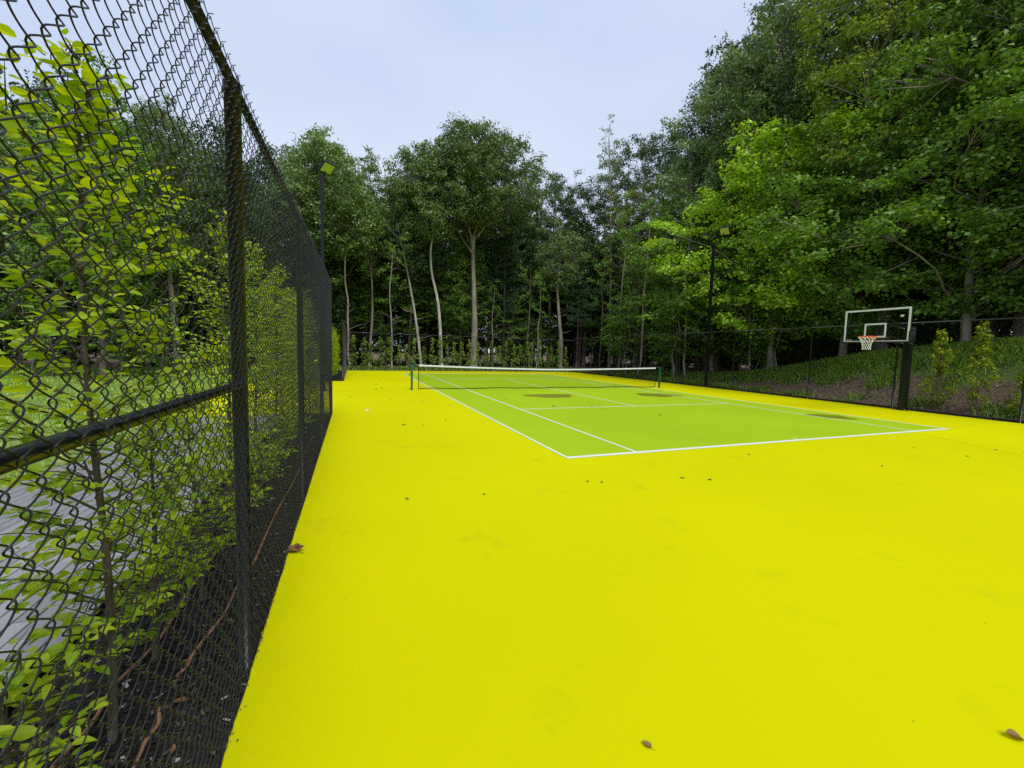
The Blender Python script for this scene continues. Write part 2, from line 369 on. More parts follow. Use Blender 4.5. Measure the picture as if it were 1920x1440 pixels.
def ragged(p, q, step=0.22, amp=0.006):
    L = math.hypot(q[0] - p[0], q[1] - p[1]); k = max(2, int(L / step)); nx, ny_ = -(q[1] - p[1]) / L, (q[0] - p[0]) / L
    out = []
    for i in range(k):
        t = i / k; d = random.uniform(-amp, amp) if i else 0
        out.append((p[0] + (q[0] - p[0]) * t + nx * d, p[1] + (q[1] - p[1]) * t + ny_ * d))
    return out
corner = [(-9.185, -21.5), (right_x(-21.5) - 0.05, -21.5), (right_x(15.55) - 0.05, 15.52), (-9.13, 15.52), (-9.13, 4.95), (-13.6, 4.95), (-13.6, -5.95), (-9.185, -5.95)]
pts = []
for i in range(len(corner)):
    pts += ragged(corner[i], corner[(i + 1) % len(corner)], 0.12 if i == 7 else 0.3)
apron = poly_slab('court_apron', pts, 0.0, 0.09, MAT['yellow']); tag(apron, 'bright yellow painted apron around the tennis court', kind='structure')

hw, hl = 5.485, 11.885
court = poly_slab('tennis_court', [(-hw, -hl), (hw, -hl), (hw, hl), (-hw, hl)], 0.004, 0.003, MAT['green'])
tag(court, 'lime green painted tennis court with white lines', kind='structure')
def line(x0, x1, y0, y1, z=0.0075):
    o = poly_slab('court_line', [(x0, y0), (x1, y0), (x1, y1), (x0, y1)], z, 0.002, MAT['white_paint'], court); return o
lw = 0.05
for sx in (-1, 1):
    a, b_ = sx * hw, sx * (hw - lw); line(min(a, b_), max(a, b_), -hl + 0.1, hl - 0.1)
    a, b_ = sx * 4.115, sx * (4.115 - lw); line(min(a, b_), max(a, b_), -hl + 0.1, hl - 0.1)
    line(-4.065, 4.065, sx * 6.40 - lw / 2, sx * 6.40 + lw / 2)
    y0 = sx * hl; y1 = sx * (hl - 0.1); line(-hw, hw, min(y0, y1), max(y0, y1))
    y2 = sx * (hl - 0.2); line(-lw / 2, lw / 2, min(y1, y2), max(y1, y2))
line(-lw / 2, lw / 2, -6.375, 6.375)

tag(poly_slab('lighter_patch', PATCH, 0.0025, 0.002, courtmat('lighter_yellow_court_paint', (0.535, 0.55, 0.0008), (0.25, 0.235, 0.008), 0.05)), 'slightly lighter wedge of yellow apron at the right court corner', kind='structure')  # thin wedge-shaped sheet in a slightly lighter yellow than the apron
# kerb along the right-hand side of the apron
mb = MB()
for i in range(12):
    y0, y1 = -21.5 + i * 3.08, -21.5 + (i + 1) * 3.08 - 0.01
    mb.box(((right_x(y0) + right_x(y1)) / 2 + 0.09, (y0 + y1) / 2, 0.0), (0.09, y1 - y0, 0.14), 0.01, -math.atan(0.9 / 33.7))
tag(mb.build('kerb', plain('dark_timber_edge', (0.035, 0.03, 0.026), 0.9, 0.2, noise=0.4, scale=9)), 'low dark timber edging along the right fence', kind='structure')

# lawn, planting bed, paver path on the left
tag(poly_slab('lawn', [(-12.45, -30), (-12.45, -5.95), (-13.62, -5.95), (-13.62, 5.2), (-10.3, 5.2), (-10.3, 17), (-15, 19), (-22, 13), (-30, 14), (-45, 10), (-45, -30)], -0.03, 0.03, MAT['lawn']), 'mown lawn between the paved path and the woods', kind='structure')
def bed(name, x0, x1, y0, y1, label):
    nx, ny_ = max(2, int((x1 - x0) / 0.05)), int((y1 - y0) / 0.05)
    xs = np.linspace(x0, x1, nx); ys = np.linspace(y0, y1, ny_)
    X, Y = np.meshgrid(xs, ys, indexing='ij')
    Z = -0.035 + 0.014 * np.sin(X * 7 + Y * 3) * np.sin(Y * 5.1) + rng.normal(0, 0.007, X.shape)
    V = np.c_[X.ravel(), Y.ravel(), Z.ravel()]
    i, j = np.meshgrid(np.arange(nx - 1), np.arange(ny_ - 1), indexing='ij'); a = (i * ny_ + j).ravel()
    o = link(name, mesh_np(name, V, np.c_[a, a + ny_, a + ny_ + 1, a + 1], MAT['mulch'], True)); tag(o, label, kind='structure')
bed('planting_bed', -10.15, -9.185, -19, -5.95, 'black mulch planting bed along the near fence')
bed('planting_bed', -10.3, -9.14, 5.0, 16.5, 'black mulch planting bed along the far left fence')

def chips(n, x0, x1, y0, y1, s0, s1, mat, zf, name, label, density=None):
    P = np.c_[rng.uniform(x0, x1, n), rng.uniform(y0, y1, n)]
    if density is not None: P = P[density(P)]
    n = len(P); z = zf(P[:, 0], P[:, 1])
    c = np.c_[P, z + rng.uniform(0.0, 0.012, n)]
    d = rng.normal(size=(n, 3)); d[:, 2] *= 0.35; d /= np.linalg.norm(d, axis=1)[:, None]
    w = np.cross(d, rng.normal(size=(n, 3)) * [0.4, 0.4, 1]); w /= np.linalg.norm(w, axis=1)[:, None]
    L = rng.uniform(s0, s1, n)[:, None]; W = L * rng.uniform(0.25, 0.6, n)[:, None]
    V = np.stack([c - d * L / 2 - w * W / 2, c + d * L / 2 - w * W / 3, c + d * L / 2 + w * W / 2, c - d * L / 2 + w * W / 3], 1).reshape(-1, 3)
    o = link(name, mesh_np(name, V, np.arange(n * 4).reshape(-1, 4), mat)); tag(o, label, kind='stuff'); return o
flat = lambda x, y: np.full(len(x), -0.028)
chips(30000, -10.14, -9.18, -17.4, -9, 0.008, 0.034, MAT['chips'], flat, 'mulch_chips', 'shredded black bark chips lying on the planting bed')
chips(9000, 9.4, 13.5, -15, 4, 0.03, 0.11, MAT['barkchips'], ground_z, 'bark_litter', 'brown bark litter and twigs on the lower bank')
chips(9000, -25, 30, 16.0, 30, 0.04, 0.14, MAT['barkchips'], ground_z, 'leaf_litter', 'brown leaf litter on the woodland floor')

chips(1500, -9.20, -9.13, -17, -6, 0.004, 0.016, MAT['barkchips'], lambda x, y: np.full(len(x), 0.001), 'edge_crumbs', 'bark crumbs spilled over the edge of the yellow apron', lambda P: P[:, 0] < -9.185 + rng.exponential(0.012, len(P)))
# paver path: the 300 nearest planks singly, the others as one
path = poly_slab('path', [(-12.42, -19), (-10.2, -19), (-10.2, -5.96), (-12.42, -5.96)], -0.035, 0.02, plain('path_joint_sand', (0.05, 0.05, 0.05), 0.95, 0.1)); tag(path, 'grey plank paver path behind the planting bed', kind='structure')
pw, pl_ = 0.098, 0.395
pm = MB().box((0, 0, 0), (pw - 0.006, pl_ - 0.006, 0.03), 0.004).mesh('paver', MAT['paver'])
cells = []
for i in range(22):
    for j in range(33):
        x = -10.2 - 0.05 - i * 0.1; y = -18.8 + j * 0.4 + (0.2 if i % 2 else 0.0)
        if y + 0.2 < -5.97: cells.append((math.hypot(x + 9.0, y + 15.2), x, y))
cells.sort(); rest = MB()
for k, (_, x, y) in enumerate(cells):
    z = -0.022 + random.uniform(-0.0015, 0.0015)
    if k < 300: link('paver', pm, path, (x, y, z))
    else: rest.box((x, y, z), (pw - 0.006, pl_ - 0.006, 0.03), 0.004)
tag(rest.build('paver_field', MAT['paver'], path), kind='stuff')
ed = MB(); ed.box((-10.175, -12.48, -0.02), (0.012, 13.0, 0.10)); tag(ed.build('bed_edging', MAT['black_pipe']), 'thin black metal edging between path and planting bed', kind='structure')

# damp patches on the court
def damp(cx, cy, rx, ry, rot, seed, label):
    r_ = random.Random(seed); K, S = 48, 7
    ph = [r_.uniform(0, 6.28) for _ in range(5)]
    V, A, F = [(cx, cy, 0.0058)], [1.0], []
    for s in range(1, S + 1):
        for k in range(K):
            a = 2 * math.pi * k / K
            w = 1 + 0.16 * math.sin(2 * a + ph[0]) + 0.10 * math.sin(3 * a + ph[1]) + 0.07 * math.sin(5 * a + ph[2]) + 0.04 * math.sin(9 * a + ph[3])
            x, y = rx * w * s / S * math.cos(a), ry * w * s / S * math.sin(a)
            V.append((cx + x * math.cos(rot) - y * math.sin(rot), cy + x * math.sin(rot) + y * math.cos(rot), 0.0058)); A.append([1, 1, 1, 1, 0.9, 0.5, -0.2][s - 1])
    for k in range(K): F.append((0, 1 + k, 1 + (k + 1) % K))
    for s in range(S - 1):
        for k in range(K):
            a, b_ = 1 + s * K + k, 1 + s * K + (k + 1) % K; F.append((a, a + K, b_ + K, b_))
    me = bpy.data.meshes.new('damp_patch'); me.from_pydata(V, [], F); me.materials.append(MAT['wet'])
    at = me.attributes.new('fade', 'FLOAT', 'POINT'); at.data.foreach_set('value', A)
    tag(link('damp_patch', me), label, 'puddle')
damp(-1.45, -3.05, 0.95, 0.85, -0.25, 1, 'dark damp patch left of the centre service line just before the net')
damp(3.45, -3.4, 1.0, 0.85, -0.8, 2, 'dark damp patch crossing the right singles line near the net')
damp(4.55, -9.6, 0.7, 0.45, -0.6, 5, 'faint damp patch between the right singles and doubles lines')

# ------------------------------------------------------------------ chain-link fences
WP, WH, WR = 0.0415, 0.090, 0.0019        # wire pitch, diamond height, wire radius

def wire_path(height, per, flip=0.0):
    n = int(height / WH * per); z = np.linspace(0, height, n + 1); ph = 2 * math.pi * z / WH + flip
    k = 0.945
    y = -np.arcsin(k * np.cos(ph)) / math.asin(k) * (WP / 2 + 0.0085) + WP / 2
    x = 0.0075 * np.sign(np.sin(ph)) * np.abs(np.sin(ph)) ** 0.7
    return np.c_[x, y, z]

def pipe(path, r, sides=14): return MB().tube(path, r, sides)

# near fence, left of the court: every wire on its own
NX = -9.183
def near_top(y): return 2.93 + (y + 15.2) * 0.0385       # the top rail climbs slightly away from the camera
fence = empty('chain_link_fence', (NX, -12, 0), 0, 'tall black chain link fence running close along the left of the court', 'fence')
posts_y = [-18.25, -15.2, -12.55, -9.35, -6.12]
for k, y in enumerate(posts_y):
    h = near_top(y); r = 0.036 if k in (1, 4) else 0.031
    p = pipe([(-0.038, y + 12, -0.06), (-0.038, y + 12, h - 0.01)], r, 20).build('post', MAT['black_pipe'], fence, True)
    cp = MB().tube([(-0.038, y + 12, h - 0.03), (-0.038, y + 12, h + 0.015), (-0.038, y + 12, h + 0.035)], [r + 0.005, r + 0.005, r * 0.6], 16).build('post_cap', MAT['black_pipe'], p, False)
for a, b_ in zip(posts_y[:-1], posts_y[1:]):
    pipe([(-0.03, a + 12, near_top(a)), (-0.03, b_ + 12, near_top(b_))], 0.0215).build('top_rail', MAT['black_pipe'], fence, True)
pipe([(-0.03, posts_y[0] + 12, 1.487), (-0.03, posts_y[1] + 12, 1.487)], 0.0195).build('mid_rail', MAT['black_pipe'], fence, True)
wm = MB().tube(wire_path(3.0, 18), WR, 6, cap=False).mesh('wire', MAT['wire'], True)
wm_short = MB().tube(wire_path(3.0 - WH / 2, 18), WR, 6, cap=False).mesh('wire', MAT['wire'], True)
nw = int((-6.15 + 17.35) / WP)
for i in range(nw):
    y = -17.35 + i * WP; h = near_top(y) + 0.03
    zo = h / 3.0 * WH / 2 if i % 2 else 0.0
    o = link('wire', (wm, wm_short)[i % 2], fence, (random.uniform(-0.0008, 0.0008), y + 12, 0.012 + zo))
    o.scale = (1, 1, h / 3.0)
# short ties holding the mesh to rails and posts
tie = MB().tube([(0.006 * math.cos(t) * 6 - 0.028, 0.002 * math.sin(t * .5), 0.031 * math.sin(t)) for t in np.linspace(0, 2 * math.pi, 14)], 0.0018, 5).mesh('tie_wire', MAT['wire'], True)
for i in range(14): link('tie_wire', tie, fence, (0, -17.1 + i * 0.6 + 12, near_top(-17.1 + i * 0.6)))
for i in range(4): link('tie_wire', tie, fence, (0, -17.0 + i * 0.5 + 12, 1.487))

# panel of mesh for the farther fences (one bay), shared by all bays
PW = 3.05
pan = MB(); nb = int(PW / WP)
zz = np.arange(0, 3.0 + 1e-6, WH / 2)
for i in range(nb):
    s = 0 if i % 2 else 1
    ys = i * WP + np.where((np.arange(len(zz)) + s) % 2 == 0, 0, WP)
    xs = np.where((np.arange(len(zz)) + s) % 2 == 0, 0.003, -0.003)
    pan.tube(np.c_[xs, ys, zz], WR, 3, cap=False)
panel_mesh = pan.mesh('wire_mesh', MAT['wire'])

MAT['rail_grey'] = plain('black_rail_sky_sheen', (0.05, 0.054, 0.06), 0.4, 0.5)  # sky reflection on the black top rails, put into the base colour as grey
def far_fence(name, pts, h, label, mid=(), side=1):
    root = empty(name, (*pts[0], 0), 0, label, 'fence')
    x0, y0 = pts[0]
    for i, (x, y) in enumerate(pts):
        end = i in (0, len(pts) - 1)
        p = pipe([(x - x0, y - y0, -0.1), (x - x0, y - y0, h)], 0.036 if end else 0.03, 10).build('post', MAT['black_pipe'], root, True)
    for i in range(len(pts) - 1):
        (ax, ay), (bx, by) = pts[i], pts[i + 1]; L = math.hypot(bx - ax, by - ay); ang = math.atan2(by - ay, bx - ax) - math.pi / 2
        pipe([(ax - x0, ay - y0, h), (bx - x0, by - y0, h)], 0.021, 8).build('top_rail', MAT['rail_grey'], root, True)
        if i in mid: pipe([(ax - x0, ay - y0, h / 2), (bx - x0, by - y0, h / 2)], 0.021, 8).build('mid_rail', MAT['black_pipe'], root, True)
        o = link('wire_mesh', panel_mesh, root); tag(o, kind='stuff')
        off = 0.04 * side
        o.matrix_basis = Matrix.Translation((ax - x0 + off * math.cos(ang), ay - y0 + off * math.sin(ang), 0.02)) @ Matrix.Rotation(ang, 4, 'Z') @ Matrix.Diagonal((1, L / PW, (h + 0.03) / 3.0, 1))
    return root
far_fence('chain_link_fence', [(-9.19, y) for y in (4.95, 7.6, 10.25, 12.9, 15.58)], 3.02, 'short black chain link fence beyond the gap on the left of the court', (0,), 1)
far_fence('chain_link_fence', [(-9.19, 15.62)] + [(x, 15.62) for x in (-6.32, -3.45, -0.6, 2.3, 5.2, 7.85)] + [(right_x(15.62), 15.62)], 2.84, 'black chain link fence across the far end of the court', (0, 5), 1)
far_fence('chain_link_fence', [(right_x(y), y) for y in (-18.1, -14.9, -11.8, -8.7, -5.67, -1.77, 2.13, 6.0, 9.3, 12.5, 15.58)], 3.02, 'black chain link fence along the right side below the grassy bank', (), -1)

# ------------------------------------------------------------------ tennis net and its posts
NPX = 6.4
def netpost(x, s, label):
    r = empty('net_post', (x, 0, 0), 0, label, 'net post', 'pair of green net posts')
    MB().box((0, 0, 0.53), (0.076, 0.076, 1.06), 0.012).build('shaft', MAT['net_green'], r)
    MB().box((0, 0, 1.069), (0.086, 0.086, 0.018), 0.004).build('cap', MAT['net_green'], r)
    MB().box((-s * 0.075, 0, 1.045), (0.10, 0.03, 0.035), 0.004).build('pulley_arm', MAT['net_green'], r)
    MB().tube([(s * 0.03, -0.02, 0.74), (s * 0.075, -0.02, 0.74), (s * 0.075, -0.02, 0.62), (s * 0.12, -0.02, 0.62)], 0.010, 8).build('crank', MAT['black_pipe'], r, True)
    MB().box((0, 0, 0.72), (0.088, 0.088, 0.10), 0.008).build('winch_housing', MAT['net_green'], r)
    MB().tube([(0, 0, 0.0), (0, 0, 0.012)], 0.08, 16).build('ground_sleeve', MAT['black_pipe'], r, True)
netpost(-NPX, -1, 'green net post at the left end of the tennis net')
netpost(NPX, 1, 'green net post at the right end of the tennis net')
net = empty('tennis_net', (0, 0, 0), 0, 'tennis net with white headband and fine black mesh', 'net')
NE = 6.12
def net_top(x): return 0.93 + 0.125 * (abs(x) / NE) ** 1.5
xs = np.linspace(-NE, NE, 49)
band = MB()
V, F = [], []
for i, x in enumerate(xs):
    t = net_top(x); V += [(x, -0.008, t), (x, -0.009, t - 0.065), (x, 0.009, t - 0.065), (x, 0.008, t)]
for i in range(len(xs) - 1):
    for k in range(4): F.append((i * 4 + k, i * 4 + (k + 1) % 4, i * 4 + 4 + (k + 1) % 4, i * 4 + 4 + k))
F += [(3, 2, 1, 0), tuple(len(V) - 4 + k for k in range(4))]
band.add(V, F); band.build('headband', MAT['net_white'], net)
cords = MB(); st = 0.0445
for i in range(int(2 * NE / st) + 1):
    x = -NE + i * st; cords.tube([(x, 0, 0.05), (x, 0, net_top(x) - 0.06)], 0.0016, 3, cap=False)
for k in range(20):
    u = (k + 0.5) / 20
    cords.tube([(x, 0, 0.05 + u * (net_top(x) - 0.11)) for x in xs], 0.0016, 3, cap=False)
tag(cords.build('net_cords', MAT['net_black'], net), kind='stuff')
MB().tube([(x, 0.0, 0.045 + 0.012 * math.sin(x * 1.9) + 0.008 * math.sin(x * 4.3)) for x in np.linspace(-NE, NE, 80)], [0.017] * 80, 6).build('bottom_band', MAT['net_black'], net, True)
for s in (-1, 1):
    MB().tube([(s * NE, 0, 0.03), (s * NE, 0, net_top(NE) - 0.02)], 0.016, 8).build('side_dowel', MAT['net_black'], net, True)
    MB().tube([(s * NE, 0, net_top(NE) - 0.005), (s * (NPX - 0.04), 0, 1.045)], 0.006, 6).build('net_cable', MAT['steel'], net, True)

# ------------------------------------------------------------------ basketball hoop
hoop = empty('basketball_hoop', (9.18, -9.08, 0), 0, 'basketball hoop with clear backboard on a black post by the right fence', 'basketball hoop')
BX, BY0, BY1, BZ0, BZ1 = 7.2 - 9.18, -0.96, 0.86, 2.31, 3.36    # backboard plane and extents relative to the post
BYC = (BY0 + BY1) / 2
MB().box((0, 0, 1.42), (0.17, 0.2, 2.82), 0.008).build('post', MAT['black_pipe'], hoop)
bp_ = MB().box((0, 0, 0.012), (0.36, 0.36, 0.024), 0.004).build('base_plate', MAT['black_pipe'], hoop)
for sx in (-1, 1):
    for sy in (-1, 1): MB().tube([(sx * 0.14, sy * 0.14, 0.024), (sx * 0.14, sy * 0.14, 0.05)], 0.016, 6).build('anchor_bolt', MAT['steel'], bp_)
gl = MB().box((BX, BYC, (BZ0 + BZ1) / 2), (0.012, BY1 - BY0 - 0.01, BZ1 - BZ0 - 0.01)).build('backboard', MAT['glass'], hoop)
wt = 0.055
def strip(y0, y1, z0, z1, name='border', par=gl, mat='net_white', t=0.006, off=0.011):
    return MB().box((BX - off, (y0 + y1) / 2, (z0 + z1) / 2), (t, y1 - y0, z1 - z0), 0.0015).build(name, MAT[mat], par)
strip(BY0, BY1, BZ1 - wt, BZ1); strip(BY0, BY1, BZ0, BZ0 + wt * 0.55)
strip(BY0, BY0 + wt, BZ0 + wt * 0.55, BZ1 - wt); strip(BY1 - wt, BY1, BZ0 + wt * 0.55, BZ1 - wt)
ty, tz0, tz1 = 0.305, BZ0 + 0.13, BZ0 + 0.59
for y0, y1, z0, z1 in ((BYC - ty, BYC + ty, tz1 - 0.05, tz1), (BYC - ty, BYC + ty, tz0, tz0 + 0.05), (BYC - ty, BYC - ty + 0.05, tz0 + 0.05, tz1 - 0.05), (BYC + ty - 0.05, BYC + ty, tz0 + 0.05, tz1 - 0.05)):
    strip(y0, y1, z0, z1, 'target_square')
fr = MB()
fr.box((BX + 0.03, BYC, BZ0 + 0.02), (0.045, BY1 - BY0 + 0.01, 0.045)); fr.box((BX + 0.03, BYC, BZ1 - 0.02), (0.045, BY1 - BY0 + 0.01, 0.045))
for y in (BY0 + 0.02, BY1 - 0.02): fr.box((BX + 0.031, y, (BZ0 + BZ1) / 2), (0.043, 0.045, BZ1 - BZ0 - 0.09))
fr.build('frame', MAT['black_pipe'], hoop)
pad = MB().box((BX + 0.01, BYC, BZ0 - 0.02), (0.09, BY1 - BY0 + 0.05, 0.045), 0.01)
for y in (BY0 - 0.017, BY1 + 0.017): pad.box((BX + 0.01, y, BZ0 + 0.16), (0.088, 0.04, 0.315), 0.01)
pad.build('edge_padding', MAT['net_black'], hoop)
for z in (BZ0 + 0.25, BZ1 - 0.3):
    for y in (-0.10, 0.10):
        a = MB().tube([(0.0, y, z - 0.28), (BX + 0.055, y * 2.4 + BYC, z)], 0.03, 8).build('arm', MAT['black_pipe'], hoop, True)
MB().box((0.0, 0, 2.62), (0.2, 0.26, 0.5), 0.01).build('arm_bracket', MAT['black_pipe'], hoop)
MB().tube([(0.12, 0.0, 1.9), (-0.75, BYC * 0.5, 2.28)], 0.022, 8).build('height_strut', MAT['black_pipe'], hoop, True)
for y in (BY0 + 0.55, BY0 + 0.62):
    for z in (BZ0 + 0.12, BZ1 - 0.26): MB().tube([(BX - 0.016, y, z), (BX - 0.004, y, z)], 0.012, 8).build('bolt', MAT['steel'], gl)
MB().box((BX - 0.010, BY0 + 0.22, BZ1 - 0.26), (0.003, 0.09, 0.06)).build('sticker', MAT['net_white'], gl)
for i, (w_, h_) in enumerate([(0.018, 0.02), (0.014, 0.02), (0.02, 0.02), (0.012, 0.02), (0.018, 0.02), (0.02, 0.02), (0.012, 0.02), (0.016, 0.02)]):   # the maker's mark, too small to read
    MB().box((BX - 0.009, BY1 - 0.10 - i * 0.022, BZ0 + 0.062), (0.003, w_, h_)).build('maker_mark', MAT['net_white'], gl)
RZ = BZ0 + 0.15; rc = (BX - 0.38, BYC, RZ)
rim = MB().tube([(rc[0] + 0.228 * math.cos(a), rc[1] + 0.228 * math.sin(a), RZ) for a in np.linspace(0, 2 * math.pi, 40, endpoint=False)], 0.011, 8, closed=True).build('rim', MAT['orange'], hoop, True)
MB().box((BX - 0.085, BYC, RZ - 0.025), (0.14, 0.14, 0.09), 0.008).build('rim_bracket', MAT['orange'], rim)
MB().tube([(rc[0] + 0.235 * math.cos(a), rc[1] + 0.235 * math.sin(a), RZ - 0.035) for a in np.linspace(-0.9, 0.9, 12)], 0.012, 6).build('rim_brace', MAT['orange'], rim, True)
nt_ = MB()
def ring(u): return (0.222, 0.185, 0.15, 0.125, 0.112, 0.105, 0.11)[u], RZ - 0.012 - u * 0.068
for k in range(12):
    for sgn in (-1, 1):
        P = []
        for u in range(7):
            r_, z_ = ring(u); a = 2 * math.pi * (k + sgn * (0.5 if u % 2 else 0.0)) / 12; P.append((rc[0] + r_ * math.cos(a), rc[1] + r_ * math.sin(a), z_))
        nt_.tube(P, 0.006, 4, cap=False)
nt_.build('hoop_net', MAT['cord_white'], hoop)

# ------------------------------------------------------------------ floodlight poles
def floodlight(loc, h, heads, label):
    r = empty('floodlight_pole', (*loc, 0), 0, label, 'floodlight', 'floodlight poles either side of the net')
    MB().box((0, 0, h / 2 - 0.03), (0.115, 0.115, h + 0.06), 0.008).build('pole', MAT['black_pipe'], r)
    b_ = MB().box((0, 0, 0.015), (0.3, 0.3, 0.03), 0.005).build('base_plate', MAT['black_pipe'], r)
    for (dx, dy, dz, yaw, tilt) in heads:
        R = Matrix.Translation((dx, dy, h + dz)) @ Matrix.Rotation(yaw, 4, 'Z') @ Matrix.Rotation(tilt, 4, 'Y')
        e_ = R @ Vector((0, 0, 0.06)); MB().tube([(0, 0, h - 0.12), (e_.x * 0.35, e_.y * 0.35, h + 0.0), tuple(e_)], 0.024, 8).build('bracket', MAT['black_pipe'], r, True)
        hd = MB().box((0, 0, 0.03), (0.44, 0.52, 0.09), 0.02)
        for i in range(7): hd.box((-0.18 + i * 0.06, 0, 0.095), (0.012, 0.44, 0.05))
        o = hd.build('lamp_head', MAT['black_pipe'], r); o.matrix_basis = R
        MB().box((0, 0, -0.018), (0.36, 0.44, 0.012), 0.003).build('lens', MAT['lamp_glass'], o)
floodlight((-9.75, 0.0), 8.05, [(0.2, -0.12, 0.3, math.radians(-48), math.radians(-42))], 'tall black floodlight pole beside the left fence')
floodlight((9.78, 0.2), 7.85, [(0.35, -0.35, 0.62, math.radians(205), math.radians(-52)), (-0.5, 0.1, 0.32, math.radians(150), math.radians(-20))], 'black floodlight pole with two lamp heads at the right fence')

# ------------------------------------------------------------------ trees
def norm(a): return a / (np.linalg.norm(a, axis=-1, keepdims=True) + 1e-9)

PROF = {
    'round': lambda u: np.sqrt(np.clip(1 - (2 * u - 1) ** 2, 0, 1)) ** 0.85,
    'dome': lambda u: np.sqrt(np.clip(1 - ((u - 0.42) / np.where(u < 0.42, 0.42, 0.58)) ** 2, 0, 1)) ** 0.7,
    'tall': lambda u: np.clip(u * 5, 0, 1) ** 0.6 * np.sqrt(np.clip(1 - u ** 3, 0, 1)),
    'cone': lambda u: np.clip(u * 6, 0, 1) ** 0.5 * (1 - u) ** 0.75 + 0.04,
}

def leaf_quads(c, nrm, size, rg, aspect=0.6, droop=0.15):
    """one folded four-cornered leaf per centre"""
    n = len(c)
    t = np.cross(nrm, rg.normal(size=(n, 3))); t = norm(t); t[:, 2] -= droop; t = norm(t)
    s = norm(np.cross(nrm, t)); L = size[:, None]; W = L * aspect
    up = norm(np.cross(t, s)); up *= np.sign(up[:, 2:3] + 1e-6)
    fold = L * 0.10
    V = np.stack([c - t * L * 0.5, c + s * W * 0.5 + up * fold - t * L * 0.08, c + t * L * 0.5 - up * fold * 0.6, c - s * W * 0.5 + up * fold - t * L * 0.08], 1)
    return V.reshape(-1, 3), np.arange(n * 4).reshape(-1, 4)

def clump_leaves(rg, cc, rad, per, size, flat=0.55, up=0.55, out=0.6, rnd=0.55):
    """leaves through the shell of each clump of twigs"""
    k = len(cc); cnt = np.maximum(6, (per * (rad / rad.mean()) ** 2 * rg.uniform(0.6, 1.3, k))).astype(int)
    idx = np.repeat(np.arange(k), cnt); n = len(idx)
    d = norm(rg.normal(size=(n, 3))); r = rg.uniform(0, 1, n) ** 0.45
    # lobed clumps
    lob = 0.75 + 0.35 * np.sin(d[:, 0] * 4 + idx) * np.sin(d[:, 1] * 4 + idx * 1.7)
    off = d * (r * lob)[:, None] * rad[idx][:, None]; off[:, 2] *= flat
    sl = rg.normal(0, 0.32, (k, 2)); off[:, 2] += (off[:, :2] * sl[idx]).sum(1) - 0.10 * (off[:, :2] ** 2).sum(1) / rad[idx]
    c = cc[idx] + off
    nr = norm(np.array([0, 0, 1.0]) * up + d * out + rg.normal(size=(n, 3)) * rnd)
    return c, nr, size * rg.uniform(0.65, 1.35, n)

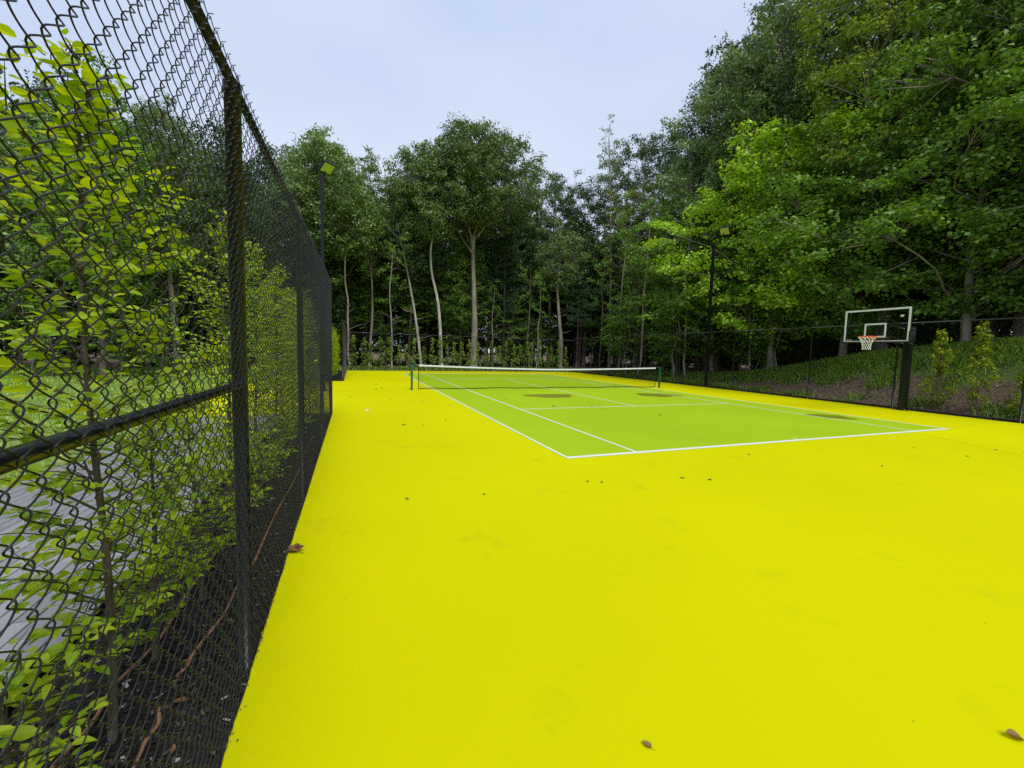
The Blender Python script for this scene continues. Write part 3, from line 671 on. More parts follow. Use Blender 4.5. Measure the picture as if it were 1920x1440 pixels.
def make_tree(name, seed, H, R, cb, prof='round', n_clump=260, clump=0.75, per=95, leaf=0.17, leafm='oak', bark='bark_grey',
              r0=0.28, lean=(0, 0), wob=0.25, limbs=13, fork=None, flat=0.55, up=0.55, tiers=0.0, shell=0.45, trunk_pts=None,
              lobes=0.28, aspect=0.6, low=0, dead=0):
    rg = np.random.default_rng(seed)
    # crown: clump centres in an uneven envelope
    cc = []; ph = rg.uniform(0, 6.28, 6); tries = 0; mind = clump * 0.55
    fx = lambda z: (trunk_x(z))
    if trunk_pts is None:
        k = 9; zs = np.linspace(0, H * 0.93, k)
        dx = np.cumsum(rg.normal(0, wob * 0.35, k)); dy = np.cumsum(rg.normal(0, wob * 0.35, k))
        dx -= dx[0]; dy -= dy[0]
        tp = np.c_[dx + lean[0] * (zs / H), dy + lean[1] * (zs / H), zs]
    else:
        tp = np.array(trunk_pts, float)
    # resample smoothly
    def spline(P, m):
        P = np.asarray(P, float); t = np.linspace(0, len(P) - 1, m); i = np.clip(t.astype(int), 0, len(P) - 2); f = (t - i)[:, None]
        p0 = P[np.clip(i - 1, 0, None)]; p1 = P[i]; p2 = P[i + 1]; p3 = P[np.clip(i + 2, None, len(P) - 1)]
        return 0.5 * ((2 * p1) + (-p0 + p2) * f + (2 * p0 - 5 * p1 + 4 * p2 - p3) * f ** 2 + (-p0 + 3 * p1 - 3 * p2 + p3) * f ** 3)
    tp = spline(tp, 26)
    axis = lambda z: np.array([np.interp(z, tp[:, 2], tp[:, 0]), np.interp(z, tp[:, 2], tp[:, 1])])
    cen = axis(min(cb + (H - cb) * 0.35, tp[-1, 2]))
    while len(cc) < n_clump and tries < n_clump * 30:
        tries += 1
        u = rg.uniform(0, 1); p = float(PROF[prof](np.array(u)))
        if rg.uniform() > p ** 1.2 + 0.05: continue
        a = rg.uniform(0, 6.2832)
        lb = 1 + lobes * (math.sin(2 * a + ph[0] + u * 4) * 0.6 + math.sin(3 * a + ph[1] - u * 5) * 0.5 + math.sin(5 * a + ph[2] + u * 7) * 0.3)
        rr = R * p * lb * rg.uniform(0, 1) ** shell
        z = cb + (H - cb) * u * (1 + 0.05 * math.sin(3 * a + ph[3]))
        if tiers > 0: z = round(z / tiers + 0.5 * math.sin(2 * a + ph[4]) + 0.3 * math.sin(5 * a + ph[5])) * tiers + rg.normal(0, tiers * 0.16) - 0.16 * rr * tiers + 0.25 * math.sin(a * 3 + z)
        ax = axis(min(z, tp[-1, 2])) * 0.5 + cen * 0.5
        q = np.array([ax[0] + rr * math.cos(a), ax[1] + rr * math.sin(a), z])
        if cc and np.min(np.sum((np.array(cc) - q) ** 2 * [1, 1, 1.6], 1)) < mind ** 2: continue
        cc.append(q)
    cc = np.array(cc); k = len(cc)
    rad = clump * rg.uniform(0.7, 1.3, k)
    c, nr, sz = clump_leaves(rg, cc, rad, per, leaf, flat, up)
    V, F = leaf_quads(c, nr, sz, rg, aspect)
    # wood
    wood = MB(); top = tp[-1, 2]
    rt = lambda z: np.maximum(r0 * (1 - 0.86 * np.clip(z / H, 0, 1) ** 0.8), 0.02)
    rads = rt(tp[:, 2]); rads[0] *= 1.35; rads[1] *= 1.1
    ftop = top if fork is None else min(top, fork[1])
    m = tp[:, 2] <= ftop + 1e-6
    wood.tube(tp[m], rads[m], 9)
    # gather clumps into limbs
    K = min(limbs, k); ctr = cc[rg.choice(k, K, replace=False)]
    for _ in range(6):
        lab = np.argmin(((cc[:, None] - ctr[None]) ** 2).sum(-1), 1)
        for j in range(K):
            if (lab == j).any(): ctr[j] = cc[lab == j].mean(0)
    for j in range(K):
        mem = cc[lab == j]
        if len(mem) == 0: continue
        e = ctr[j]
        ax = axis(min(e[2], top)); hd = math.hypot(e[0] - ax[0], e[1] - ax[1])
        zs = e[2] - hd * rg.uniform(0.45, 0.85) - 0.4 if tiers == 0 else e[2] - hd * 0.18
        zs = max(min(zs, top * rg.uniform(0.8, 0.97)), max(cb * rg.uniform(0.7, 1.15), 0.25))
        if fork is not None: zs = rg.uniform(fork[0], fork[1])
        a2 = axis(zs); s = np.array([a2[0], a2[1], zs])
        mid = s + (e - s) * 0.5 + np.array([0, 0, (0.10 if tiers == 0 else 0.03) * hd]) + rg.normal(0, 0.12 * (hd + 0.3), 3) * 0.6
        q1 = s + (e - s) * 0.22 + rg.normal(0, 0.08, 3)
        L = spline([s, q1, mid, e], 9)
        rs = float(rt(zs)) * (0.62 if fork is not None else 0.42)
        wood.tube(L, np.linspace(rs, max(0.02, rs * 0.22), 9), 6, cap=False)
        for q in mem:
            i = int(np.argmin(((L[3:] - q) ** 2).sum(1))) + 3
            i = max(2, i - 1); p0 = L[i]; mm = (p0 + q) / 2 + rg.normal(0, 0.08, 3)
            wood.tube([p0, mm, q], [max(0.012, rs * 0.16), 0.016, 0.007], 3, cap=False)
    for _ in range(dead):            # bare side twigs low on the stem
        z = rg.uniform(cb * 0.25, cb); a = rg.uniform(0, 6.28); l = rg.uniform(0.5, 1.6); s = np.array([*axis(z), z])
        wood.tube([s, s + np.array([math.cos(a), math.sin(a), 0.1]) * l * 0.6, s + np.array([math.cos(a), math.sin(a), 0.25]) * l + rg.normal(0, .1, 3)], [0.02, 0.014, 0.005], 4, cap=False)
    root = empty(name)
    link('trunk', wood.mesh('trunk', MAT[bark], True), root)
    link('crown', mesh_np('crown', V, F, MAT[leafm]), root)
    return root

def make_pine(name, seed, H, R, cb, r0=0.2, gap=0.75, dead=10, droop=0.12, dens=1.0):
    rg = np.random.default_rng(seed); wood = MB(); C_, N_, D_ = [], [], []
    zs = np.linspace(0, H, 14); tx = np.cumsum(rg.normal(0, 0.05, 14)); tyy = np.cumsum(rg.normal(0, 0.05, 14)); tx -= tx[0]; tyy -= tyy[0]
    wood.tube(np.c_[tx, tyy, zs], np.maximum(r0 * (1 - zs / H), 0.015), 8)
    z = cb
    while z < H - 0.2:
        u = (z - cb) / (H - cb); L0 = R * (1 - u) ** 0.7 * (0.75 + 0.25 * min(1, u * 5)) + 0.25; nb_ = rg.integers(4, 7); a0 = rg.uniform(0, 6.28)
        for b_ in range(nb_):
            a = a0 + b_ * 6.283 / nb_ + rg.normal(0, 0.25); l = L0 * rg.uniform(0.55, 1.15); d = np.array([math.cos(a), math.sin(a), 0.0])
            s = np.array([np.interp(z, zs, tx), np.interp(z, zs, tyy), z + rg.normal(0, 0.1)])
            P = [s + d * l * t + np.array([0, 0, -droop * l * t + 0.22 * l * t * t]) for t in (0, 0.35, 0.7, 1.0)]
            wood.tube(P, [0.03, 0.022, 0.014, 0.006], 4, cap=False)
            ns = int(l * 16 * dens) + 3
            for t in rg.uniform(0.25, 1.05, ns):
                c = s + d * l * t + np.array([0, 0, -droop * l * t + 0.22 * l * t * t]); sd_ = np.array([-d[1], d[0], 0]) * rg.normal(0, 0.20 * l * (1.1 - t) + 0.08)
                C_.append(c + sd_ + np.array([0, 0, rg.normal(0.02, 0.05)])); D_.append(norm(d + sd_ / (np.linalg.norm(sd_) + .1) * 0.8 + rg.normal(0, .2, 3) + np.array([0, 0, 0.25])))
        z += gap * rg.uniform(0.7, 1.25)
    C_ = np.array(C_); D_ = np.array(D_); k = 7
    c = np.repeat(C_, k, 0); d = norm(np.repeat(D_, k, 0) + rg.normal(0, 0.45, (len(c), 3)))
    s = norm(np.cross(d, rg.normal(size=d.shape))); L = rg.uniform(0.16, 0.30, len(c))[:, None]; W = 0.022
    V = np.stack([c - s * W * 0.4, c + d * L * 0.6 - s * W, c + d * L, c + d * L * 0.6 + s * W], 1).reshape(-1, 3)
    for _ in range(dead):
        zz_ = rg.uniform(0.8, cb); a = rg.uniform(0, 6.28); l = rg.uniform(0.3, 1.0); s_ = np.array([np.interp(zz_, zs, tx), np.interp(zz_, zs, tyy), zz_])
        wood.tube([s_, s_ + np.array([math.cos(a), math.sin(a), -0.1]) * l * .6, s_ + np.array([math.cos(a), math.sin(a), 0.1]) * l], [0.014, 0.01, 0.004], 4, cap=False)
    root = empty(name); link('trunk', wood.mesh('trunk', MAT['bark_dark'], True), root)
    link('crown', mesh_np('crown', V, np.arange(len(V)).reshape(-1, 4), MAT['pine']), root)
    return root

def put(root, x, y, label, group=None, rz=0.0, s=1.0, first=False, name=None, sz=None):
    o = root if first else copy_tree(root)
    o.location = (x, y, float(ground_z(x, y)) - 0.05); o.rotation_euler = (0, 0, rz); o.scale = (s, s, sz or s)
    o["label"] = label; o["category"] = 'tree'
    if group: o["group"] = group
    elif "group" in o: del o["group"]
    return o

# --- trees that stand out in the photograph
t1 = make_tree('oak_tree', 11, 17.6, 4.2, 9.2, 'dome', 420, 1.0, 135, 0.19, 'oak', r0=0.24, limbs=12)
put(t1, -11.0, 20.0, 'round-crowned oak behind the left floodlight pole', first=True)
t5 = make_tree('oak_tree', 25, 21.4, 5.5, 13.2, 'dome', 560, 1.05, 135, 0.19, 'oak', r0=0.36, limbs=12, fork=(10.6, 12.8), trunk_pts=[(0, 0, 0), (0.05, 0, 4), (-0.1, 0, 8), (-0.2, 0, 11), (-0.1, 0, 14), (0.1, 0, 20)], dead=5)
put(t5, 2.1, 21.0, 'tallest broad oak with a forked grey trunk behind the net', first=True)
t4 = make_tree('birch_tree', 31, 19.2, 3.3, 11.5, 'round', 300, 0.75, 115, 0.18, 'oak', 'bark_pale', r0=0.19, limbs=8, trunk_pts=[(0, 0, 0), (-0.1, 0, 3), (-0.35, 0, 6), (-0.9, 0.1, 8.5), (-1.05, 0, 10.5), (-0.75, 0, 13), (-0.9, 0, 16), (-1.0, 0, 18.5)])
put(t4, -1.2, 20.0, 'pale-barked tree with a bending stem left of the tallest oak', first=True)
t3 = make_tree('birch_tree', 32, 17.2, 2.3, 9.0, 'tall', 95, 0.6, 70, 0.16, 'oak', 'bark_pale', r0=0.15, limbs=9, trunk_pts=[(0, 0, 0), (-0.5, 0, 4), (-1.0, 0, 7), (-1.7, 0.1, 10.5), (-2.3, 0, 13), (-2.6, 0, 15.5)], dead=9)
put(t3, -2.8, 21.0, 'slender pale tree leaning left above the net end', first=True)
t2 = make_tree('birch_tree', 33, 18.8, 1.7, 8.0, 'tall', 110, 0.65, 80, 0.17, 'oak', 'bark_grey', r0=0.14, limbs=10)
put(t2, -7.3, 22.0, 'narrow upright tree right of the round-crowned oak', first=True)
t7 = make_tree('ash_tree', 41, 14.4, 2.2, 8.0, 'round', 120, 0.7, 80, 0.17, 'oak', 'bark_grey', r0=0.25, limbs=7, trunk_pts=[(0, 0, 0), (0.1, 0, 2.5), (-0.2, 0, 5), (-0.5, 0, 8), (-0.3, 0, 11), (0, 0, 13)], dead=4)
put(t7, 10.6, 19.5, 'short crooked tree with a thick pale stem by the far corner', first=True)
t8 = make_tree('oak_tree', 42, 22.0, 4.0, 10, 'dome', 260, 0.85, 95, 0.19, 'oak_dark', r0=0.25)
put(t8, 13.0, 27.0, 'dark oak behind the short crooked tree', first=True)
t10 = make_tree('aspen_tree', 43, 25.8, 1.6, 17.5, 'tall', 42, 0.5, 38, 0.15, 'oak', 'bark_grey', r0=0.17, limbs=9, trunk_pts=[(0, 0, 0), (-0.2, 0, 8), (-0.6, 0, 16), (-1.2, 0, 24)], dead=10)
put(t10, 17.4, 21.0, 'thin sparse tree whose bare top rises above its neighbours', first=True)
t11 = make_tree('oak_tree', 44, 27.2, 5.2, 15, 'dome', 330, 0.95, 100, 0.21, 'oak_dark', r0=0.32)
put(t11, 24.0, 25.0, 'rounded dark oak left of the tall right-hand wood', first=True)
t12 = make_tree('cherry_tree', 45, 18.5, 3.9, 8.0, 'dome', 220, 0.75, 80, 0.16, 'olive', 'bark_grey', r0=0.15, limbs=12, flat=0.4, up=0.9, dead=6)
put(t12, 18.4, 18.0, 'olive-green tree with several thin stems at the far right corner', first=True)
put(t8, 16.3, 24.5, 'dark oak filling the dip between the young pine and the thin sparse tree', rz=2.1, s=0.92)
pA = make_pine('pine_tree', 51, 19.5, 2.7, 5.8, 0.19, 0.8, 16); put(pA, 6.2, 24.0, 'dark pine with bare lower twigs right of the tallest oak', first=True)
pB = make_pine('pine_tree', 52, 12.5, 2.2, 4.5, 0.13, 0.65, 10); put(pB, 13.6, 21.5, 'young pine with flat tiers beside the short crooked tree', first=True)
put(pA, 7.8, 25.4, 'second dark pine just right of the first behind the net', rz=2.0, s=0.93)
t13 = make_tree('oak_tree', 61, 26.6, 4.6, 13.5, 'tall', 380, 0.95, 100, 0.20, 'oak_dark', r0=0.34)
put(t13, 20.3, 9.6, 'tall dark oak at the left edge of the right-hand wood', first=True)
# right-hand wood on the bank
mA = make_tree('maple_tree', 71, 14.6, 4.7, 2.4, 'dome', 270, 1.15, 140, 0.19, 'maple', 'bark_grey', r0=0.22, lobes=0.6, limbs=26, tiers=0, flat=0.32, up=1.1, shell=0.5, aspect=0.8)
put(mA, 14.9, 0.2, 'bright green maple with layered boughs overhanging the right fence', first=True)
mB = make_tree('maple_tree', 72, 12.4, 4.8, 1.8, 'dome', 220, 1.15, 135, 0.185, 'maple_dark', 'bark_grey', r0=0.2, lobes=0.6, limbs=22, tiers=0, flat=0.32, up=1.1, shell=0.5, aspect=0.8)
put(mB, 15.6, -3.2, 'mid-green layered maple above and left of the backboard', first=True)
put(mB, 15.8, -7.9, 'layered maple right of the backboard above the bank', rz=1.9, s=0.95)
put(mB, 16.4, -11.6, 'layered maple at the right edge of the picture', rz=4.0, s=0.9)
put(mB, 15.9, 5.6, 'green maple left of the right floodlight pole', rz=2.4, s=0.98)
rA = make_tree('oak_tree', 81, 25.5, 5.6, 6.0, 'tall', 600, 1.0, 100, 0.21, 'oak', 'bark_grey', r0=0.38, limbs=18, tiers=0)
put(rA, 18.4, 3.2, 'tall leafy oak filling the upper right behind the bright maple', first=True)
rB = make_tree('hickory_tree', 82, 24.0, 5.4, 6.5, 'tall', 480, 0.85, 75, 0.20, 'olive', 'bark_grey', r0=0.40, limbs=18, dead=8)
put(rB, 18.3, -3.4, 'tall yellowing tree with a thick grey trunk above the backboard', first=True)
rC = make_tree('maple_tree', 83, 22.5, 5.2, 6.0, 'tall', 470, 0.9, 80, 0.21, 'maple_dark', 'bark_grey', r0=0.34, limbs=20, flat=0.4, up=0.9, lobes=0.5)
put(rC, 18.6, -8.6, 'tall dark green maple at the upper right edge', first=True)
put(rC, 23.4, -5.6, 'tall maple farther back between the two trunks on the right', rz=2.2, s=1.08)
put(rA, 22.6, -0.6, 'tall oak behind the yellowing tree', rz=1.7, s=1.0)
put(rB, 19.6, -13.0, 'yellowing tree mostly outside the right edge', rz=2.9, s=0.95)
pC = make_pine('pine_tree', 84, 32, 5.6, 14, 0.33, 0.9, 8, 0.02, 1.2); put(pC, 20.8, 4.2, 'tall pine whose boughs reach into the sky at the top right', first=True)
t14 = make_tree('oak_tree', 85, 23.5, 4.4, 9, 'tall', 330, 0.9, 95, 0.19, 'oak', r0=0.3)
put(t14, 17.8, 7.2, 'grey-green oak between the dark oak and the bright maple', first=True)

# --- the wood behind, tree by tree
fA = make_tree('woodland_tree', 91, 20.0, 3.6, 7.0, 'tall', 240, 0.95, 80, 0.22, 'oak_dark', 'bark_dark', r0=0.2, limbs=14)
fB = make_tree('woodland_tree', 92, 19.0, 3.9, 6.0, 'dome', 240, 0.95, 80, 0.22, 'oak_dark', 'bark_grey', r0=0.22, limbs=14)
fC = make_tree('woodland_tree', 93, 18.0, 3.2, 4.5, 'tall', 230, 0.9, 80, 0.21, 'maple_dark', 'bark_dark', r0=0.17, limbs=14)
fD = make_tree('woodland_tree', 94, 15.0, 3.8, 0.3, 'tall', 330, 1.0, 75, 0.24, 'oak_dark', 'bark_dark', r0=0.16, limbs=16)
protos = [fA, fB, fC, fD]; used = set()
def back(x, y, label, group, s, k=None):
    p = protos[random.randrange(3) if k is None else k]
    put(p, x, y, label, group, random.uniform(0, 6.28), s * random.uniform(0.93, 1.07), first=id(p) not in used); used.add(id(p))
rr = random.Random(5)
for row, (y, n) in enumerate(((24.5, 11), (28.5, 14), (33, 14), (38, 14))):
    for i in range(n):
        x = -24 + (i + rr.uniform(0.15, 0.85)) * (62 if row else 50) / n
        back(x, y + rr.uniform(-1.5, 1.5), 'dark leafy tree deep in the wood beyond the far fence', 'wood beyond the far fence', rr.uniform(0.82, 0.98) + row * 0.02)
for i in range(24):
    x = rr.uniform(23, 40); y = rr.uniform(-14, 22)
    back(x, y, 'dark leafy tree deep in the wood above the right bank', 'wood above the right bank', rr.uniform(1.0, 1.25))
for (x, y, s, k) in ((-17.8, 10.5, 0.74, 1), (-16.4, 14.5, 0.72, 0), (-19.5, 7.0, 0.72, 2), (-22.5, 9.5, 0.6, 1), (-26, 8.5, 0.6, 2), (-29.5, 8, 0.75, 0), (-33, 6, 0.75, 1), (-24, 14, 0.8, 0), (-20, 15, 0.85, 2), (-28, 13, 0.8, 1), (-15.5, 19, 0.68, 2), (-33, 12, 0.8, 0), (-37, 9, .8, 2), (-19, 21, .72, 1), (-23, 20, .9, 0), (-28, 19, .9, 2)):
    if k == 1: put(t14, x, y, 'leafy tree at the back of the lawn behind the left fence', 'trees behind the lawn', rr.uniform(0, 6.28), s * 0.82)
    else: back(x, y, 'leafy tree at the back of the lawn behind the left fence', 'trees behind the lawn', s, k)
for i in range(26):
    back(-52 + i * 4.0 + rr.uniform(-1, 1), 43 + rr.uniform(-2, 2) - abs(i - 13) * 0.5, 'bushy tree leafy to the ground closing the far wood', 'bushy trees closing the far wood', rr.uniform(0.9, 1.1), 3)
for i in range(9):
    back(-22 + i * 6.6 + rr.uniform(-1.5, 1.5), 31 + rr.uniform(-2, 2), 'bushy tree leafy to the ground between the far trunks', 'bushy trees between the far trunks', rr.uniform(0.6, 0.8), 3)
for i in range(12):
    back(31 + rr.uniform(-2, 3), -22 + i * 3.9 + rr.uniform(-1, 1), 'bushy tree leafy to the ground closing the wood on the right', 'bushy trees closing the right wood', rr.uniform(0.85, 1.05), 3)
for i in range(12):
    back(46 - abs(i - 5) * 0.9 + rr.uniform(-1, 1), 4 + i * 3.6 + rr.uniform(-1, 1), 'bushy tree leafy to the ground closing the wood at the far right', 'bushy trees closing the far right wood', rr.uniform(0.95, 1.15), 3)
for i in range(6):
    back(27 + i * 2.2, 24 - i * 1.5 + rr.uniform(-1, 1), 'low bushy tree between the trunks at the far right corner', 'low bushy trees at the far right corner', rr.uniform(0.5, 0.7), 3)
for i in range(6):
    back(22.5 + rr.uniform(-1, 1.5), -13 + i * 4.2 + rr.uniform(-1, 1), 'low bushy tree between the trunks above the right bank', 'low bushy trees above the right bank', rr.uniform(0.5, 0.65), 3)
for i in range(10):
    back(-42 + i * 3.4 + rr.uniform(-1, 1), 16.5 + rr.uniform(-1.5, 1.5) + i * 0.5, 'bushy tree leafy to the ground behind the lawn', 'bushy trees behind the lawn', rr.uniform(0.7, 0.9), 3)
# understorey saplings at the wood's edge
sA = make_tree('maple_sapling', 101, 5.2, 1.7, 1.2, 'dome', 60, 0.6, 60, 0.15, 'maple_dark', 'bark_grey', r0=0.045, limbs=10, tiers=0.7, flat=0.2, up=1.1, aspect=0.8)
sB = make_tree('maple_sapling', 102, 7.0, 1.9, 2.2, 'dome', 70, 0.6, 60, 0.15, 'maple_dark', 'bark_grey', r0=0.055, limbs=10, tiers=0.8, flat=0.2, up=1.1, aspect=0.8)
su = set(); SAPS = {}
def sap(x, y, s, label, group):
    p = rr.choice((sA, sB)); SAPS.setdefault(group, []).append(put(p, x, y, label, group, rr.uniform(0, 6.28), s, first=id(p) not in su)); su.add(id(p))
for i in range(11):
    sap(-12 + i * 3.1 + rr.uniform(-.6, .6), rr.uniform(22.5, 26.0), rr.uniform(0.8, 1.35), 'small woodland sapling growing behind the far fence', 'saplings behind the far fence')
for i in range(12):
    y = 13 - i * 1.2 + rr.uniform(-.5, .5); sap(rr.uniform(11.6, 14.5) + (0 if y > 4 else 2.0), y, rr.uniform(0.7, 1.1), 'small woodland sapling growing beyond the right fence', 'saplings beyond the right fence')
for i in range(9):
    sap(-33 + i * 1.9 + rr.uniform(-.5, .5), 9.0 + rr.uniform(-2.5, 1.5) - i * 0.1, rr.uniform(0.6, 0.95), 'small sapling at the edge of the lawn', 'saplings by the lawn')
number(SAPS['saplings behind the far fence'], '%s small leafy sapling from the left behind the far fence')
number(SAPS['saplings beyond the right fence'], '%s small leafy sapling from the left beyond the right fence')
number(SAPS['saplings by the lawn'], '%s small sapling from the left at the edge of the lawn')
# slim bare stems in front of the wood
STEMS = []
st_ = []
for i in range(2):
    rg = np.random.default_rng(200 + i); h = 11.0
    mb = MB(); zs = np.linspace(0, h, 10); mb.tube(np.c_[np.cumsum(rg.normal(0, .09, 10)), np.cumsum(rg.normal(0, .09, 10)), zs], np.linspace(0.085, 0.03, 10), 7)
    for _ in range(10):
        z = rg.uniform(2.5, h); a = rg.uniform(0, 6.28); l = rg.uniform(.4, 1.3); mb.tube([(0, 0, z), (math.cos(a) * l * .5, math.sin(a) * l * .5, z + .25 * l), (math.cos(a) * l, math.sin(a) * l, z + .4 * l)], [.02, .014, .005], 4, cap=False)
    r_ = empty('young_tree'); link('trunk', mb.mesh('trunk', MAT['bark_dark'] if i else MAT['bark_grey'], True), r_)
    cc = np.c_[rg.normal(0, .7, 14), rg.normal(0, .7, 14), rg.uniform(6, 11.3, 14)]
    c, nr, sz = clump_leaves(rg, cc, np.full(14, .6), 60, .16); V, F = leaf_quads(c, nr, sz, rg); link('crown', mesh_np('crown', V, F, MAT['maple_dark']), r_); st_.append(r_)
for i, (x, y) in enumerate(((-5.6, 19.3), (6.9, 19.0), (8.4, 20.2), (12.6, 15.2), (12.3, 12.0), (12.9, 9.8), (11.8, 8.6), (13.3, 6.6), (12.2, 4.4), (14.3, 12.8), (4.4, 22.2), (15.4, 17.8), (-9.0, 19.0))):
    o = st_[i % 2]; o = put(o, x, y, 'slim young tree stem standing at the edge of the wood', 'slim stems at the wood edge', rr.uniform(0, 6.28), rr.uniform(0.75, 1.2), first=i < 2); STEMS.append(o)
number(STEMS, '%s slim young stem from the left at the edge of the wood')

# ------------------------------------------------------------------ shrubs
def make_shrub(name, seed, H, R, leaf, mat, n=46, per=26, prof='cone'):
    rg = np.random.default_rng(seed); cc = []
    ph = rg.uniform(0, 6.28)
    for i in range(n):
        u = rg.uniform(0.06, 1.0) ** 0.85; a = rg.uniform(0, 6.28); r_ = R * (1.05 - u ** 2.2) * rg.uniform(0.15, 1) ** 0.6 * (1 + .35 * math.sin(u * 13 + ph))
        cc.append((r_ * math.cos(a), r_ * math.sin(a), H * u))
    cc = np.array(cc); w = MB(); w.tube([(0, 0, -0.1), (0.01, 0.0, H * 0.5), (0, 0.02, H * 0.96)], [0.02, 0.015, 0.005], 6)
    for q in cc: w.tube([(0, 0, max(0.08, q[2] - 0.28)), q * [0.6, 0.6, 1] - [0, 0, .06], q], [0.007, 0.005, 0.003], 3, cap=False)
    c, nr, sz = clump_leaves(rg, cc, np.full(len(cc), R * 0.42), per, leaf, 0.9, 0.6, 0.7, 0.5); V, F = leaf_quads(c, nr, sz, rg, 0.5, -0.25)
    r_ = empty(name); link('stem', w.mesh('stem', MAT['stem'], True), r_); link('foliage', mesh_np('foliage', V, F, MAT[mat]), r_); return r_
ROW = []
shr = [make_shrub('columnar_shrub', 301 + i, h, r, 0.10, 'shrub') for i, (h, r) in enumerate(((2.65, 0.27), (2.9, 0.26), (2.4, 0.3)))]
for i in range(29):
    x = -8.6 + i * 0.645 + rr.uniform(-.13, .13); o = shr[i % 3] if i < 3 else copy_tree(shr[rr.randrange(3)])
    big = 1.25 if i < 5 else 1.0
    o.location = (x, 16.25 + rr.uniform(-.1, .15), -0.05); o.rotation_euler = (0, 0, rr.uniform(0, 6.28)); s = rr.uniform(0.82, 1.12); o.scale = (s * big * 1.0, s * big, s)
    tag(o, 'slim leafy columnar shrub in the row behind the far fence', 'shrub', 'row of shrubs behind the far fence'); ROW.append(o)
number(ROW, '%s columnar shrub from the left in the row behind the far fence')
sp = make_shrub('columnar_sapling', 321, 2.75, 0.36, 0.09, 'yew', 60, 30); sp.location = (10.25, -9.5, float(ground_z(10.25, -9.5))); tag(sp, 'feathery yellow-green sapling just right of the backboard post', 'shrub')
sq = make_shrub('columnar_sapling', 322, 3.0, 0.36, 0.09, 'yew', 64, 30); sq.location = (10.25, -10.5, float(ground_z(10.25, -10.5)) - 0.05); tag(sq, 'taller feathery sapling near the right edge behind the fence', 'shrub')
so = copy_tree(sp); so.location = (10.3, -11.5, float(ground_z(10.3, -11.5)) - 0.05); so.rotation_euler = (0, 0, 2); so.scale = (.9, .9, .68); tag(so, 'short feathery sapling cut by the right edge behind the fence', 'shrub')

# ------------------------------------------------------------------ hornbeam saplings along the left fence
def leaf_shape(bend, cup):
    """ovate pointed leaf, 1 long along +X, folded on its midrib, toothed outline kept simple"""
    prof = [(0.0, 0.0), (0.14, 0.20), (0.34, 0.30), (0.58, 0.255), (0.80, 0.13), (1.0, 0.0)]
    V = [(x, 0, -bend * x * x) for x, _ in prof]; n = len(prof)
    L = [(x, w, -bend * x * x + cup * w) for x, w in prof[1:-1]]; R = [(x, -w, -bend * x * x + cup * w * 0.9) for x, w in prof[1:-1]]
    V += L + R; l0, r0 = n, n + 4
    F = [(0, 1, l0), (0, r0, 1)]
    for i in range(3): F += [(i + 1, i + 2, l0 + i + 1, l0 + i), (i + 1, r0 + i, r0 + i + 1, i + 2)]
    F += [(4, 5, l0 + 3), (4, r0 + 3, 5)]
    return np.array(V, float), F
LEAFS = [leaf_shape(b, c) for b, c in ((0.10, 0.30), (0.22, 0.18), (0.02, 0.42), (0.30, 0.30))]
LEAFM = []
for V, F in LEAFS:
    mb = MB(); mb.add(V, F); LEAFM.append(mb.mesh('leaf', MAT['fresh_leaf'], False))

